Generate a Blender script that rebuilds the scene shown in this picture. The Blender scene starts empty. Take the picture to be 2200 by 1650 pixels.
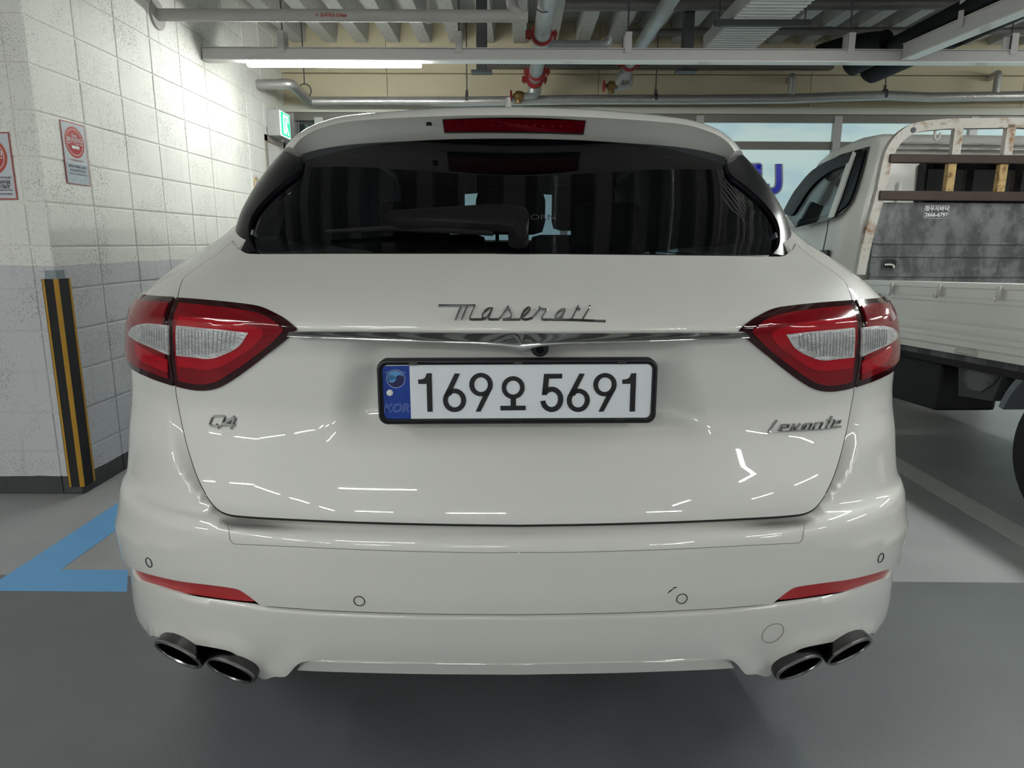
import bpy, bmesh, math, random, bisect
import numpy as np
from mathutils import Vector, Matrix
from mathutils.geometry import delaunay_2d_cdt
random.seed(7)
PI = math.pi
SC = bpy.context.scene
COL = SC.collection

# ------------------------------------------------------------------ camera
CAM_H, FOC, PITCH, ROLL, YAW = 1.22, 1465.0, math.radians(11.7), math.radians(0.3), math.radians(0.3)
cam_d = bpy.data.cameras.new('camera'); cam = bpy.data.objects.new('camera', cam_d); COL.objects.link(cam)
cam_d.sensor_width = 36.0; cam_d.lens = FOC / 2200 * 36.0; cam_d.clip_start = 0.05
CAM_M = Matrix.Translation((0, 0, CAM_H)) @ Matrix.Rotation(YAW, 4, 'Z') @ Matrix.Rotation(PI / 2 - PITCH, 4, 'X') @ Matrix.Rotation(ROLL, 4, 'Z')
cam.matrix_world = CAM_M
SC.camera = cam

# ------------------------------------------------------------------ world, exposure
wd = bpy.data.worlds.new('world'); SC.world = wd; wd.use_nodes = True
wd.node_tree.nodes['Background'].inputs[0].default_value = (0.62, 0.66, 0.66, 1)
wd.node_tree.nodes['Background'].inputs[1].default_value = 0.2
SC.view_settings.view_transform = 'Standard'; SC.view_settings.look = 'None'
SC.view_settings.exposure = 0.42; SC.view_settings.gamma = 1.0; SC.view_settings.use_curve_mapping = False
SC.cycles.use_denoising = True
SC.cycles.max_bounces = 8
SC.cycles.sample_clamp_indirect = 6.0
TUBE_POWER = 78.0            # emission of every LED tube in the car park

# ------------------------------------------------------------------ photo helpers
def ray(px, py, M=None):
    d = CAM_M.to_3x3() @ Vector(((px - 1100) / FOC, -(py - 825) / FOC, -1.0))
    o = CAM_M.translation.copy()
    if M is not None:
        I = M.inverted(); o = I @ o; d = I.to_3x3() @ d
    return o, d
def at(px, py, X=None, Y=None, Z=None, M=None):
    """point of the photo's ray on the plane X=, Y= or Z= (of frame M)"""
    o, d = ray(px, py, M)
    i, v = (0, X) if X is not None else (1, Y) if Y is not None else (2, Z)
    return o + d * ((v - o[i]) / d[i])

# ------------------------------------------------------------------ materials
def _n(nt, t, **kw):
    n = nt.nodes.new(t)
    for k, v in kw.items(): setattr(n, k, v)
    return n
def mat(name, col, rough=0.5, metal=0.0, coat=0.0, emit=None, estr=0.0, noise=0.0, nscale=20.0, bump=0.0, bscale=80.0, spec=0.5, dark=None, dscale=3.0, damt=0.0, stretch=None, ior=1.5):
    m = bpy.data.materials.new(name); m.use_nodes = True
    nt = m.node_tree; b = nt.nodes['Principled BSDF']
    b.inputs['Base Color'].default_value = (*col, 1); b.inputs['Roughness'].default_value = rough
    b.inputs['Metallic'].default_value = metal; b.inputs['Coat Weight'].default_value = coat
    b.inputs['Coat Roughness'].default_value = 0.02; b.inputs['Specular IOR Level'].default_value = spec
    b.inputs['IOR'].default_value = ior
    if emit: b.inputs['Emission Color'].default_value = (*emit, 1); b.inputs['Emission Strength'].default_value = estr
    tc = _n(nt, 'ShaderNodeTexCoord'); src = tc.outputs['Object']
    if stretch:
        mp = _n(nt, 'ShaderNodeMapping'); mp.inputs['Scale'].default_value = stretch
        nt.links.new(src, mp.inputs['Vector']); src = mp.outputs['Vector']
    csock = None
    if noise > 0:
        t = _n(nt, 'ShaderNodeTexNoise'); t.inputs['Scale'].default_value = nscale; t.inputs['Detail'].default_value = 5
        nt.links.new(src, t.inputs['Vector'])
        mx = _n(nt, 'ShaderNodeMix', data_type='RGBA')
        mx.inputs['A'].default_value = (*[c * (1 - noise) for c in col], 1); mx.inputs['B'].default_value = (*[min(1, c * (1 + noise)) for c in col], 1)
        nt.links.new(t.outputs['Fac'], mx.inputs['Factor']); csock = mx.outputs['Result']
    if dark:
        t = _n(nt, 'ShaderNodeTexNoise'); t.inputs['Scale'].default_value = dscale; t.inputs['Detail'].default_value = 8
        t.inputs['Roughness'].default_value = 0.65
        nt.links.new(src, t.inputs['Vector'])
        r = _n(nt, 'ShaderNodeValToRGB'); r.color_ramp.elements[0].position = 1 - damt - 0.08; r.color_ramp.elements[1].position = 1 - damt + 0.08
        nt.links.new(t.outputs['Fac'], r.inputs['Fac'])
        mx = _n(nt, 'ShaderNodeMix', data_type='RGBA'); mx.inputs['B'].default_value = (*dark, 1)
        if csock: nt.links.new(csock, mx.inputs['A'])
        else: mx.inputs['A'].default_value = (*col, 1)
        nt.links.new(r.outputs['Color'], mx.inputs['Factor']); csock = mx.outputs['Result']
    if csock: nt.links.new(csock, b.inputs['Base Color'])
    if bump > 0:
        t = _n(nt, 'ShaderNodeTexNoise'); t.inputs['Scale'].default_value = bscale; t.inputs['Detail'].default_value = 4
        nt.links.new(src, t.inputs['Vector'])
        bp = _n(nt, 'ShaderNodeBump'); bp.inputs['Strength'].default_value = bump; bp.inputs['Distance'].default_value = 0.004
        nt.links.new(t.outputs['Fac'], bp.inputs['Height']); nt.links.new(bp.outputs['Normal'], b.inputs['Normal'])
    return m
def glass_mat(name, tint, rough=0.0, ior=1.5):
    m = bpy.data.materials.new(name); m.use_nodes = True; nt = m.node_tree
    nt.nodes.remove(nt.nodes['Principled BSDF']); out = nt.nodes['Material Output']
    tr = _n(nt, 'ShaderNodeBsdfTransparent'); tr.inputs[0].default_value = (*tint, 1)
    gl = _n(nt, 'ShaderNodeBsdfGlossy'); gl.inputs['Roughness'].default_value = rough
    fr = _n(nt, 'ShaderNodeFresnel'); ge = _n(nt, 'ShaderNodeNewGeometry'); ma = _n(nt, 'ShaderNodeMath', operation='MULTIPLY_ADD')   # thin pane: the same reflection from both sides
    ma.inputs[1].default_value = 1 / ior - ior; ma.inputs[2].default_value = ior; nt.links.new(ge.outputs['Backfacing'], ma.inputs[0]); nt.links.new(ma.outputs[0], fr.inputs[0])
    mx = _n(nt, 'ShaderNodeMixShader')
    nt.links.new(fr.outputs[0], mx.inputs[0]); nt.links.new(tr.outputs[0], mx.inputs[1]); nt.links.new(gl.outputs[0], mx.inputs[2])
    nt.links.new(mx.outputs[0], out.inputs[0])
    return m

# ------------------------------------------------------------------ object helpers
def tag(o, label=None, cat=None, group=None, kind=None):
    if label: o['label'] = label
    if cat: o['category'] = cat
    if group: o['group'] = group
    if kind: o['kind'] = kind
    return o
def empty(name, loc=(0, 0, 0), rz=0.0, label=None, cat=None, group=None):
    o = bpy.data.objects.new(name, None); COL.objects.link(o); o.location = loc; o.rotation_euler = (0, 0, rz)
    o.empty_display_size = 0.2
    return tag(o, label, cat, group)
def link(name, me, m, parent=None, frame=None):
    """frame: matrix of the frame the vertices are given in, relative to the parent"""
    o = bpy.data.objects.new(name, me); COL.objects.link(o)
    if m is not None and not me.materials: me.materials.append(m)
    if parent is not None:
        o.parent = parent
        if frame is not None: o.matrix_parent_inverse = frame
        elif parent.type == 'EMPTY' and parent.parent is None:
            o.matrix_parent_inverse = Matrix.Translation(-Vector(parent.location))
    return o
def mesh(verts, faces, smooth=False, sharp=None):
    me = bpy.data.meshes.new('m'); me.from_pydata([tuple(v) for v in verts], [], faces); me.update()
    if smooth:
        me.polygons.foreach_set('use_smooth', [True] * len(me.polygons))
        if sharp: me.set_sharp_from_angle(angle=math.radians(sharp))
    return me
class MB:
    """collects boxes, tubes, strips into one mesh"""
    def __init__(s): s.v = []; s.f = []
    def add(s, v, f):
        n = len(s.v); s.v += [tuple(p) for p in v]; s.f += [tuple(i + n for i in q) for q in f]; return s
    def box(s, x0, x1, y0, y1, z0, z1):
        v = [(x, y, z) for x in (x0, x1) for y in (y0, y1) for z in (z0, z1)]
        return s.add(v, [(0, 1, 3, 2), (4, 6, 7, 5), (0, 4, 5, 1), (2, 3, 7, 6), (0, 2, 6, 4), (1, 5, 7, 3)])
    def bev(s, x0, x1, y0, y1, z0, z1, b):
        """box with chamfered edges"""
        bm = bmesh.new(); bmesh.ops.create_cube(bm, size=1)
        for q in bm.verts: q.co = Vector(((x0 + x1) / 2 + q.co.x * (x1 - x0), (y0 + y1) / 2 + q.co.y * (y1 - y0), (z0 + z1) / 2 + q.co.z * (z1 - z0)))
        bmesh.ops.bevel(bm, geom=bm.edges[:], offset=b, segments=2, profile=0.6, affect='EDGES')
        bm.verts.index_update()
        s.add([q.co[:] for q in bm.verts], [tuple(w.index for w in fa.verts) for fa in bm.faces]); bm.free(); return s
    def tube(s, path, r, n=12, cap=True, sx=1.0, closed=False):
        P = [Vector(p) for p in path]; rs = r if isinstance(r, (list, tuple)) else [r] * len(P)
        rings = []; N = len(P); up = None
        for i in range(N):
            a = P[i - 1] if (i > 0 or closed) else P[i]; b = P[(i + 1) % N] if (i < N - 1 or closed) else P[i]
            t = (b - a).normalized()
            if up is None: up = Vector((0, 0, 1)) if abs(t.z) < 0.9 else Vector((1, 0, 0))
            u = (up - t * up.dot(t)).normalized(); w = t.cross(u); up = u
            rings.append([P[i] + (u * math.cos(2 * PI * k / n) + w * math.sin(2 * PI * k / n) * sx) * rs[i] for k in range(n)])
        v = [p for rg in rings for p in rg]; f = []
        for i in range(N if closed else N - 1):
            j = (i + 1) % N
            for k in range(n): f.append((i * n + k, i * n + (k + 1) % n, j * n + (k + 1) % n, j * n + k))
        if cap and not closed: f += [tuple(range(n - 1, -1, -1)), tuple((N - 1) * n + k for k in range(n))]
        return s.add(v, f)
    def prism(s, poly, d):
        """extrude closed 3D polygon by vector d"""
        n = len(poly); P = [Vector(p) for p in poly]; d = Vector(d)
        return s.add(P + [p + d for p in P], [tuple(range(n)), tuple(range(2 * n - 1, n - 1, -1))] + [(i, i + n, (i + 1) % n + n, (i + 1) % n) for i in range(n)])
    def build(s, name, m, parent=None, smooth=False, sharp=40, frame=None):
        me = mesh(s.v, s.f); bm = bmesh.new(); bm.from_mesh(me); bmesh.ops.recalc_face_normals(bm, faces=bm.faces); bm.to_mesh(me); bm.free()
        if smooth:
            me.polygons.foreach_set('use_smooth', [True] * len(me.polygons)); me.set_sharp_from_angle(angle=math.radians(sharp))
        return link(name, me, m, parent, frame)
def cr(pts, n=6, closed=False):
    """Catmull-Rom through points; a point given twice is a corner"""
    P = [np.array(p, float) for p in pts]; out = []; N = len(P)
    for i in range(N if closed else N - 1):
        a, b = P[i], P[(i + 1) % N]
        if np.allclose(a, b): continue
        p0 = P[i - 1] if (i > 0 or closed) else a; p3 = P[(i + 2) % N] if (i + 2 < N or closed) else b
        m0 = (b - p0) / 2 if not np.allclose(p0, a) else (b - a); m1 = (p3 - a) / 2 if not np.allclose(p3, b) else (b - a)
        if np.linalg.norm(m0) > 2 * np.linalg.norm(b - a): m0 *= 2 * np.linalg.norm(b - a) / np.linalg.norm(m0)
        if np.linalg.norm(m1) > 2 * np.linalg.norm(b - a): m1 *= 2 * np.linalg.norm(b - a) / np.linalg.norm(m1)
        for k in range(n):
            t = k / n; t2 = t * t; t3 = t2 * t
            out.append(tuple((2 * t3 - 3 * t2 + 1) * a + (t3 - 2 * t2 + t) * m0 + (-2 * t3 + 3 * t2) * b + (t3 - t2) * m1))
    if not closed: out.append(tuple(P[-1]))
    return out
def text_mesh(s, size, extrude=0.0, shear=0.0, align='CENTER', bold=0.0):
    cu = bpy.data.curves.new('t', 'FONT'); cu.body = s; cu.size = size; cu.extrude = extrude; cu.shear = shear; cu.align_x = align; cu.align_y = 'CENTER'; cu.offset = bold; cu.resolution_u = 3
    o = bpy.data.objects.new('t', cu); COL.objects.link(o)
    dg = bpy.context.evaluated_depsgraph_get(); me = bpy.data.meshes.new_from_object(o.evaluated_get(dg))
    bpy.data.objects.remove(o); bpy.data.curves.remove(cu)
    return me
def text_obj(name, s, size, M, m, parent=None, frame=None, **kw):
    """flat lettering: text plane XY mapped by M"""
    me = text_mesh(s, size, **kw); me.transform(M); me.materials.clear()
    return link(name, me, m, parent, frame)
def face_cam(x, y, z, rz=0.0, rx=0.0):      # text plane facing -Y
    return Matrix.Translation((x, y, z)) @ Matrix.Rotation(rz, 4, 'Z') @ Matrix.Rotation(PI / 2 + rx, 4, 'X')
def ribbon(paths, w, closed=False):
    """polygons (2D) of thick polylines: returns (verts2d, faces)"""
    V = []; F = []
    for pth in paths:
        P = [Vector((p[0], p[1])) for p in pth]; n = len(P); L = []
        for i in range(n):
            a = P[i - 1] if i else P[i]; b = P[i + 1] if i < n - 1 else P[i]
            d1 = (P[i] - a).normalized() if i else (b - P[i]).normalized(); d2 = (b - P[i]).normalized() if i < n - 1 else d1
            t = (d1 + d2); t = t.normalized() if t.length > 1e-6 else d1
            nn = Vector((-t.y, t.x)); k = 1.0 / max(0.5, nn.dot(Vector((-d1.y, d1.x))))
            L.append((P[i] + nn * w / 2 * k, P[i] - nn * w / 2 * k))
        o = len(V); V += [q for pr in L for q in pr]
        F += [(o + 2 * i, o + 2 * i + 1, o + 2 * i + 3, o + 2 * i + 2) for i in range(n - 1)]
    return V, F
def ring2d(cx, cy, ro, ri, a0=0, a1=360, n=40):
    V = []; F = []
    for k in range(n + 1):
        a = math.radians(a0 + (a1 - a0) * k / n)
        V += [Vector((cx + ro[0] * math.cos(a), cy + ro[1] * math.sin(a))), Vector((cx + ri[0] * math.cos(a), cy + ri[1] * math.sin(a)))]
    F = [(2 * k, 2 * k + 1, 2 * k + 3, 2 * k + 2) for k in range(n)]
    return V, F
def slab(VF, fmap, fnorm, d):
    """2D faces mapped to 3D and thickened outwards by d -> (v, f)"""
    V, F = VF; n = len(V)
    top = [Vector(fmap(p)) + Vector(fnorm(p)) * d for p in V]; bot = [Vector(fmap(p)) for p in V]
    f = list(F); cnt = {}
    for q in F:
        for i in range(len(q)):
            e = (q[i], q[(i + 1) % len(q)]); cnt[tuple(sorted(e))] = cnt.get(tuple(sorted(e)), []) + [e]
    for k, es in cnt.items():
        if len(es) == 1: a, b = es[0]; f.append((a, b, b + n, a + n))
    return top + bot, f
# ------------------------------------------------------------------ material library
M_ = {}
M_['paint'] = mat('white_car_paint', (0.655, 0.648, 0.615), 0.42, 0, 1.0, noise=0.015, nscale=3)
M_['gap'] = mat('dark_gap', (0.012, 0.012, 0.012), 0.8)
M_['gline'] = mat('grey_seam', (0.16, 0.155, 0.15), 0.7)
M_['black_gloss'] = mat('gloss_black_trim', (0.004, 0.004, 0.006), 0.26, 0, 0.0, spec=0.12)
M_['black'] = mat('black_plastic', (0.012, 0.012, 0.014), 0.45, noise=0.1)
M_['rubber'] = mat('black_rubber', (0.010, 0.010, 0.011), 0.75, bump=0.15, noise=0.2)
M_['wiper'] = mat('wiper_plastic', (0.006, 0.006, 0.007), 0.6, spec=0.25, noise=0.2)
M_['tire'] = mat('tyre_rubber', (0.018, 0.018, 0.018), 0.8, noise=0.25, nscale=12, bump=0.2)
M_['chrome'] = mat('chrome', (0.62, 0.62, 0.63), 0.06, 1.0)
M_['chrome_dark'] = mat('smoked_chrome', (0.16, 0.16, 0.165), 0.22, 1.0)
M_['badge'] = mat('badge_chrome', (0.42, 0.42, 0.43), 0.12, 1.0)
M_['exhaust'] = mat('dark_exhaust_steel', (0.07, 0.07, 0.072), 0.30, 1.0)
M_['exhaust_rim'] = mat('exhaust_rim', (0.30, 0.30, 0.30), 0.25, 1.0)
M_['lamp_dark'] = mat('dark_red_lens_border', (0.022, 0.0006, 0.002), 0.08, 0, 0.5, spec=0.3)
M_['lamp_red'] = mat('red_lens', (0.19, 0.001, 0.006), 0.10, 0, 0.3, spec=0.35, noise=0.35, nscale=14, stretch=(1, 1, 6))
M_['lamp_bright'] = mat('bright_red_lens', (0.36, 0.002, 0.010), 0.10, 0, 0.3, spec=0.35, noise=0.25, nscale=20, stretch=(1, 1, 5))
M_['lamp_clear'] = mat('clear_lens', (0.52, 0.52, 0.53), 0.14, 0.35, 0.6, noise=0.6, nscale=45, stretch=(1, 1, 2), bump=0.9, bscale=110)
M_['lamp_rib'] = mat('silver_reflector_rib', (0.62, 0.62, 0.63), 0.12, 0.9)
M_['brake'] = mat('brake_light_lens', (0.13, 0.001, 0.006), 0.10, 0, 1.0, noise=0.2, nscale=60)
M_['reflector'] = mat('red_reflector', (0.50, 0.006, 0.012), 0.22, 0, 0.6, bump=0.8, bscale=420, noise=0.25, nscale=250)
M_['tint'] = glass_mat('tinted_glass', (0.27, 0.33, 0.38))
M_['clear'] = glass_mat('clear_glass', (0.85, 0.9, 0.9))
M_['interior'] = mat('dark_interior', (0.015, 0.014, 0.014), 0.8, noise=0.3)
M_['plate'] = mat('plate_white', (0.74, 0.77, 0.82), 0.45, noise=0.03)
M_['ink'] = mat('plate_black', (0.008, 0.008, 0.009), 0.4)
M_['plate_blue'] = mat('plate_blue', (0.008, 0.045, 0.30), 0.3, noise=0.6, nscale=12)
M_['blue_light'] = mat('emblem_light_blue', (0.10, 0.30, 0.62), 0.35)
M_['blue_dark'] = mat('emblem_navy', (0.012, 0.015, 0.08), 0.35)
M_['blue_line'] = mat('emblem_line', (0.22, 0.30, 0.55), 0.35)
M_['rim'] = mat('alloy_rim', (0.35, 0.35, 0.36), 0.3, 0.8)
M_['pipe_grey'] = mat('painted_pipe', (0.42, 0.40, 0.385), 0.5, noise=0.08, nscale=8)
M_['galv'] = mat('galvanised_pipe', (0.36, 0.38, 0.385), 0.42, 0.5, noise=0.2, nscale=10)
M_['foil'] = mat('foil_insulation', (0.50, 0.49, 0.48), 0.38, 0.75, noise=0.15, nscale=30, bump=0.5, bscale=60)
M_['redmetal'] = mat('red_coupling', (0.26, 0.016, 0.016), 0.45, noise=0.25)
M_['brass'] = mat('old_brass', (0.20, 0.125, 0.045), 0.42, 0.7, noise=0.3, nscale=40)
M_['track'] = mat('light_track_white', (0.55, 0.53, 0.52), 0.45, noise=0.04)
M_['blackfoam'] = mat('black_insulation', (0.006, 0.0065, 0.008), 0.65, spec=0.2, bump=0.2, bscale=25)
M_['strut'] = mat('dark_strut', (0.06, 0.06, 0.065), 0.6, noise=0.2)
M_['conduit'] = mat('grey_conduit', (0.13, 0.12, 0.12), 0.5, 0.2, noise=0.2)
M_['tube'] = mat('lit_tube', (0.9, 0.9, 0.9), 0.4, emit=(0.965, 1.0, 0.955), estr=TUBE_POWER)
M_['ceil'] = mat('ceiling_concrete', (0.40, 0.40, 0.38), 0.9, noise=0.25, nscale=14, bump=0.3, bscale=40)
M_['rib'] = mat('ceiling_rib', (0.47, 0.47, 0.45), 0.85, noise=0.3, nscale=25, bump=0.4, bscale=60)
M_['wallpanel'] = mat('beige_wall_panel', (0.54, 0.48, 0.33), 0.6, noise=0.05, nscale=3)
M_['lintel'] = mat('lintel_paint', (0.50, 0.50, 0.43), 0.5)
M_['frame'] = mat('window_frame', (0.15, 0.14, 0.125), 0.4, 0.3)
M_['mullion'] = mat('window_mullion', (0.33, 0.33, 0.32), 0.4, 0.3)
def pane_mat():
    m = mat('lit_pane', (0.30, 0.36, 0.36), 0.03, 0, 0.6)
    nt = m.node_tree; b = nt.nodes['Principled BSDF']
    tc = _n(nt, 'ShaderNodeTexCoord'); mp = _n(nt, 'ShaderNodeMapping'); mp.inputs['Scale'].default_value = (0.7, 1, 2.2)
    t = _n(nt, 'ShaderNodeTexNoise'); t.inputs['Scale'].default_value = 1.6; t.inputs['Detail'].default_value = 4
    nt.links.new(tc.outputs['Object'], mp.inputs[0]); nt.links.new(mp.outputs[0], t.inputs['Vector'])
    r = _n(nt, 'ShaderNodeValToRGB'); r.color_ramp.elements[0].position = .33; r.color_ramp.elements[0].color = (0.30, 0.50, 0.60, 1)
    r.color_ramp.elements[1].position = .52; r.color_ramp.elements[1].color = (0.50, 0.66, 0.64, 1)
    nt.links.new(t.outputs['Fac'], r.inputs['Fac']); nt.links.new(r.outputs['Color'], b.inputs['Emission Color']); b.inputs['Emission Strength'].default_value = 0.52
    return m
M_['pane'] = pane_mat()
M_['pane_dark'] = mat('dark_pane', (0.02, 0.028, 0.03), 0.03, 0, 0.6)
M_['sign_green'] = mat('exit_green', (0.01, 0.35, 0.2), 0.4, emit=(0.01, 0.62, 0.30), estr=1.0)
M_['sign_white'] = mat('exit_white', (0.8, 0.9, 0.85), 0.4, emit=(0.75, 1.0, 0.88), estr=1.1)
M_['sign_case'] = mat('sign_case', (0.40, 0.41, 0.40), 0.4)
M_['paper'] = mat('poster_paper', (0.55, 0.57, 0.62), 0.35, noise=0.05)
M_['foilpaper'] = mat('crinkled_film', (0.52, 0.56, 0.60), 0.22, 0.25, noise=0.2, nscale=60, bump=1.0, bscale=55)
M_['red'] = mat('poster_red', (0.42, 0.012, 0.02), 0.4)
M_['redborder'] = mat('poster_border', (0.36, 0.05, 0.035), 0.45)
M_['orange'] = mat('poster_orange_red', (0.46, 0.05, 0.02), 0.4)
M_['white'] = mat('print_white', (0.7, 0.7, 0.7), 0.5)
M_['inkgrey'] = mat('print_dark', (0.05, 0.055, 0.065), 0.5)
M_['yellow'] = mat('yellow_strip', (0.50, 0.26, 0.02), 0.55, noise=0.2, nscale=20)
M_['plate_grey'] = mat('steel_mount', (0.26, 0.29, 0.32), 0.35, 0.4)
M_['door'] = mat('door_grey', (0.34, 0.35, 0.39), 0.4, noise=0.03)
M_['doorframe'] = mat('door_frame', (0.34, 0.31, 0.27), 0.45)
M_['blue_paint'] = mat('blue_line_paint', (0.15, 0.41, 0.76), 0.45, noise=0.07, nscale=12, dark=(0.2, 0.32, 0.45), dscale=60, damt=0.30)
M_['white_paint'] = mat('white_line_paint', (0.58, 0.58, 0.54), 0.5, noise=0.1, nscale=8, dark=(0.28, 0.28, 0.27), dscale=30, damt=0.34)
M_['truck_white'] = mat('truck_white', (0.80, 0.795, 0.755), 0.35, 0, 0.4, noise=0.06, nscale=4)
M_['truck_dirty'] = mat('truck_white_dirty', (0.62, 0.61, 0.58), 0.5, noise=0.1, nscale=5, dark=(0.25, 0.23, 0.21), dscale=9, damt=0.36)
M_['truck_steel'] = mat('weathered_steel', (0.165, 0.17, 0.175), 0.5, 0.5, noise=0.35, nscale=6, dark=(0.072, 0.075, 0.078), dscale=8, damt=0.50, stretch=(1, 1, 0.6))
M_['rusty'] = mat('rusty_white_tube', (0.48, 0.46, 0.42), 0.55, noise=0.06, dark=(0.22, 0.09, 0.02), dscale=12, damt=0.40)
M_['rust_yellow'] = mat('rusted_yellow_tube', (0.42, 0.29, 0.12), 0.6, noise=0.25, nscale=20, dark=(0.14, 0.055, 0.015), dscale=18, damt=0.44)
M_['rust_brown'] = mat('brown_bar', (0.035, 0.019, 0.012), 0.65, noise=0.35, nscale=12)
M_['dash_dark'] = mat('dark_glass_solid', (0.006, 0.007, 0.009), 0.05, 0, 0.5)
M_['under_grey'] = mat('grey_mud_cover', (0.055, 0.06, 0.065), 0.6, noise=0.3, nscale=9)
M_['sky_blue'] = mat('window_letter_blue', (0.02, 0.025, 0.30), 0.35, emit=(0.02, 0.025, 0.28), estr=0.35)
M_['letter_edge'] = mat('window_letter_edge', (0.34, 0.38, 0.44), 0.35)
def block_mat():
    m = bpy.data.materials.new('painted_block'); m.use_nodes = True; nt = m.node_tree; b = nt.nodes['Principled BSDF']; b.inputs['Roughness'].default_value = 0.62
    g = _n(nt, 'ShaderNodeNewGeometry'); sp = _n(nt, 'ShaderNodeSeparateXYZ'); nt.links.new(g.outputs['Position'], sp.inputs[0])
    nz = _n(nt, 'ShaderNodeTexNoise'); nz.inputs['Scale'].default_value = 5; nt.links.new(g.outputs['Position'], nz.inputs['Vector'])
    ad = _n(nt, 'ShaderNodeMath', operation='MULTIPLY_ADD'); ad.inputs[1].default_value = 0.012; nt.links.new(nz.outputs['Fac'], ad.inputs[0]); nt.links.new(sp.outputs['Z'], ad.inputs[2])
    def gt(v):
        n = _n(nt, 'ShaderNodeMath', operation='GREATER_THAN'); n.inputs[1].default_value = v; nt.links.new(ad.outputs[0], n.inputs[0]); return n.outputs[0]
    m1 = _n(nt, 'ShaderNodeMix', data_type='RGBA'); m1.inputs['A'].default_value = (0.055, 0.056, 0.062, 1); m1.inputs['B'].default_value = (0.60, 0.603, 0.62, 1); nt.links.new(gt(0.098), m1.inputs['Factor'])
    m2 = _n(nt, 'ShaderNodeMix', data_type='RGBA'); m2.inputs['B'].default_value = (0.83, 0.827, 0.775, 1); nt.links.new(m1.outputs['Result'], m2.inputs['A']); nt.links.new(gt(1.112), m2.inputs['Factor'])
    pt = _n(nt, 'ShaderNodeTexNoise'); pt.inputs['Scale'].default_value = 150; pt.inputs['Detail'].default_value = 3; nt.links.new(g.outputs['Position'], pt.inputs['Vector'])
    cl = _n(nt, 'ShaderNodeTexNoise'); cl.inputs['Scale'].default_value = 4; cl.inputs['Detail'].default_value = 4; nt.links.new(g.outputs['Position'], cl.inputs['Vector'])
    su = _n(nt, 'ShaderNodeMath', operation='MULTIPLY_ADD'); su.inputs[1].default_value = 0.35; nt.links.new(cl.outputs['Fac'], su.inputs[0]); nt.links.new(pt.outputs['Fac'], su.inputs[2])
    r = _n(nt, 'ShaderNodeValToRGB'); r.color_ramp.elements[0].position = .755; r.color_ramp.elements[0].color = (1, 1, 1, 1); r.color_ramp.elements[1].position = .86; r.color_ramp.elements[1].color = (0.56, 0.55, 0.54, 1)
    nt.links.new(su.outputs[0], r.inputs['Fac'])
    st = _n(nt, 'ShaderNodeTexNoise'); st.inputs['Scale'].default_value = 1.0; st.inputs['Detail'].default_value = 5
    mp = _n(nt, 'ShaderNodeMapping'); mp.inputs['Scale'].default_value = (22, 22, 1.6); nt.links.new(g.outputs['Position'], mp.inputs[0]); nt.links.new(mp.outputs[0], st.inputs['Vector'])
    r2 = _n(nt, 'ShaderNodeValToRGB'); r2.color_ramp.elements[0].position = .62; r2.color_ramp.elements[0].color = (1, 1, 1, 1); r2.color_ramp.elements[1].position = .82; r2.color_ramp.elements[1].color = (0.62, 0.60, 0.58, 1)
    nt.links.new(st.outputs['Fac'], r2.inputs['Fac'])
    a = _n(nt, 'ShaderNodeMix', data_type='RGBA', blend_type='MULTIPLY'); a.inputs['Factor'].default_value = 1; nt.links.new(m2.outputs['Result'], a.inputs['A']); nt.links.new(r.outputs['Color'], a.inputs['B'])
    a2 = _n(nt, 'ShaderNodeMix', data_type='RGBA', blend_type='MULTIPLY'); a2.inputs['Factor'].default_value = .6; nt.links.new(a.outputs['Result'], a2.inputs['A']); nt.links.new(r2.outputs['Color'], a2.inputs['B'])
    nt.links.new(a2.outputs['Result'], b.inputs['Base Color'])
    bp = _n(nt, 'ShaderNodeBump'); bp.inputs['Strength'].default_value = 0.35; bp.inputs['Distance'].default_value = 0.004; bp.invert = True
    nt.links.new(su.outputs[0], bp.inputs['Height']); nt.links.new(bp.outputs[0], b.inputs['Normal'])
    return m
M_['block'] = block_mat()
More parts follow.
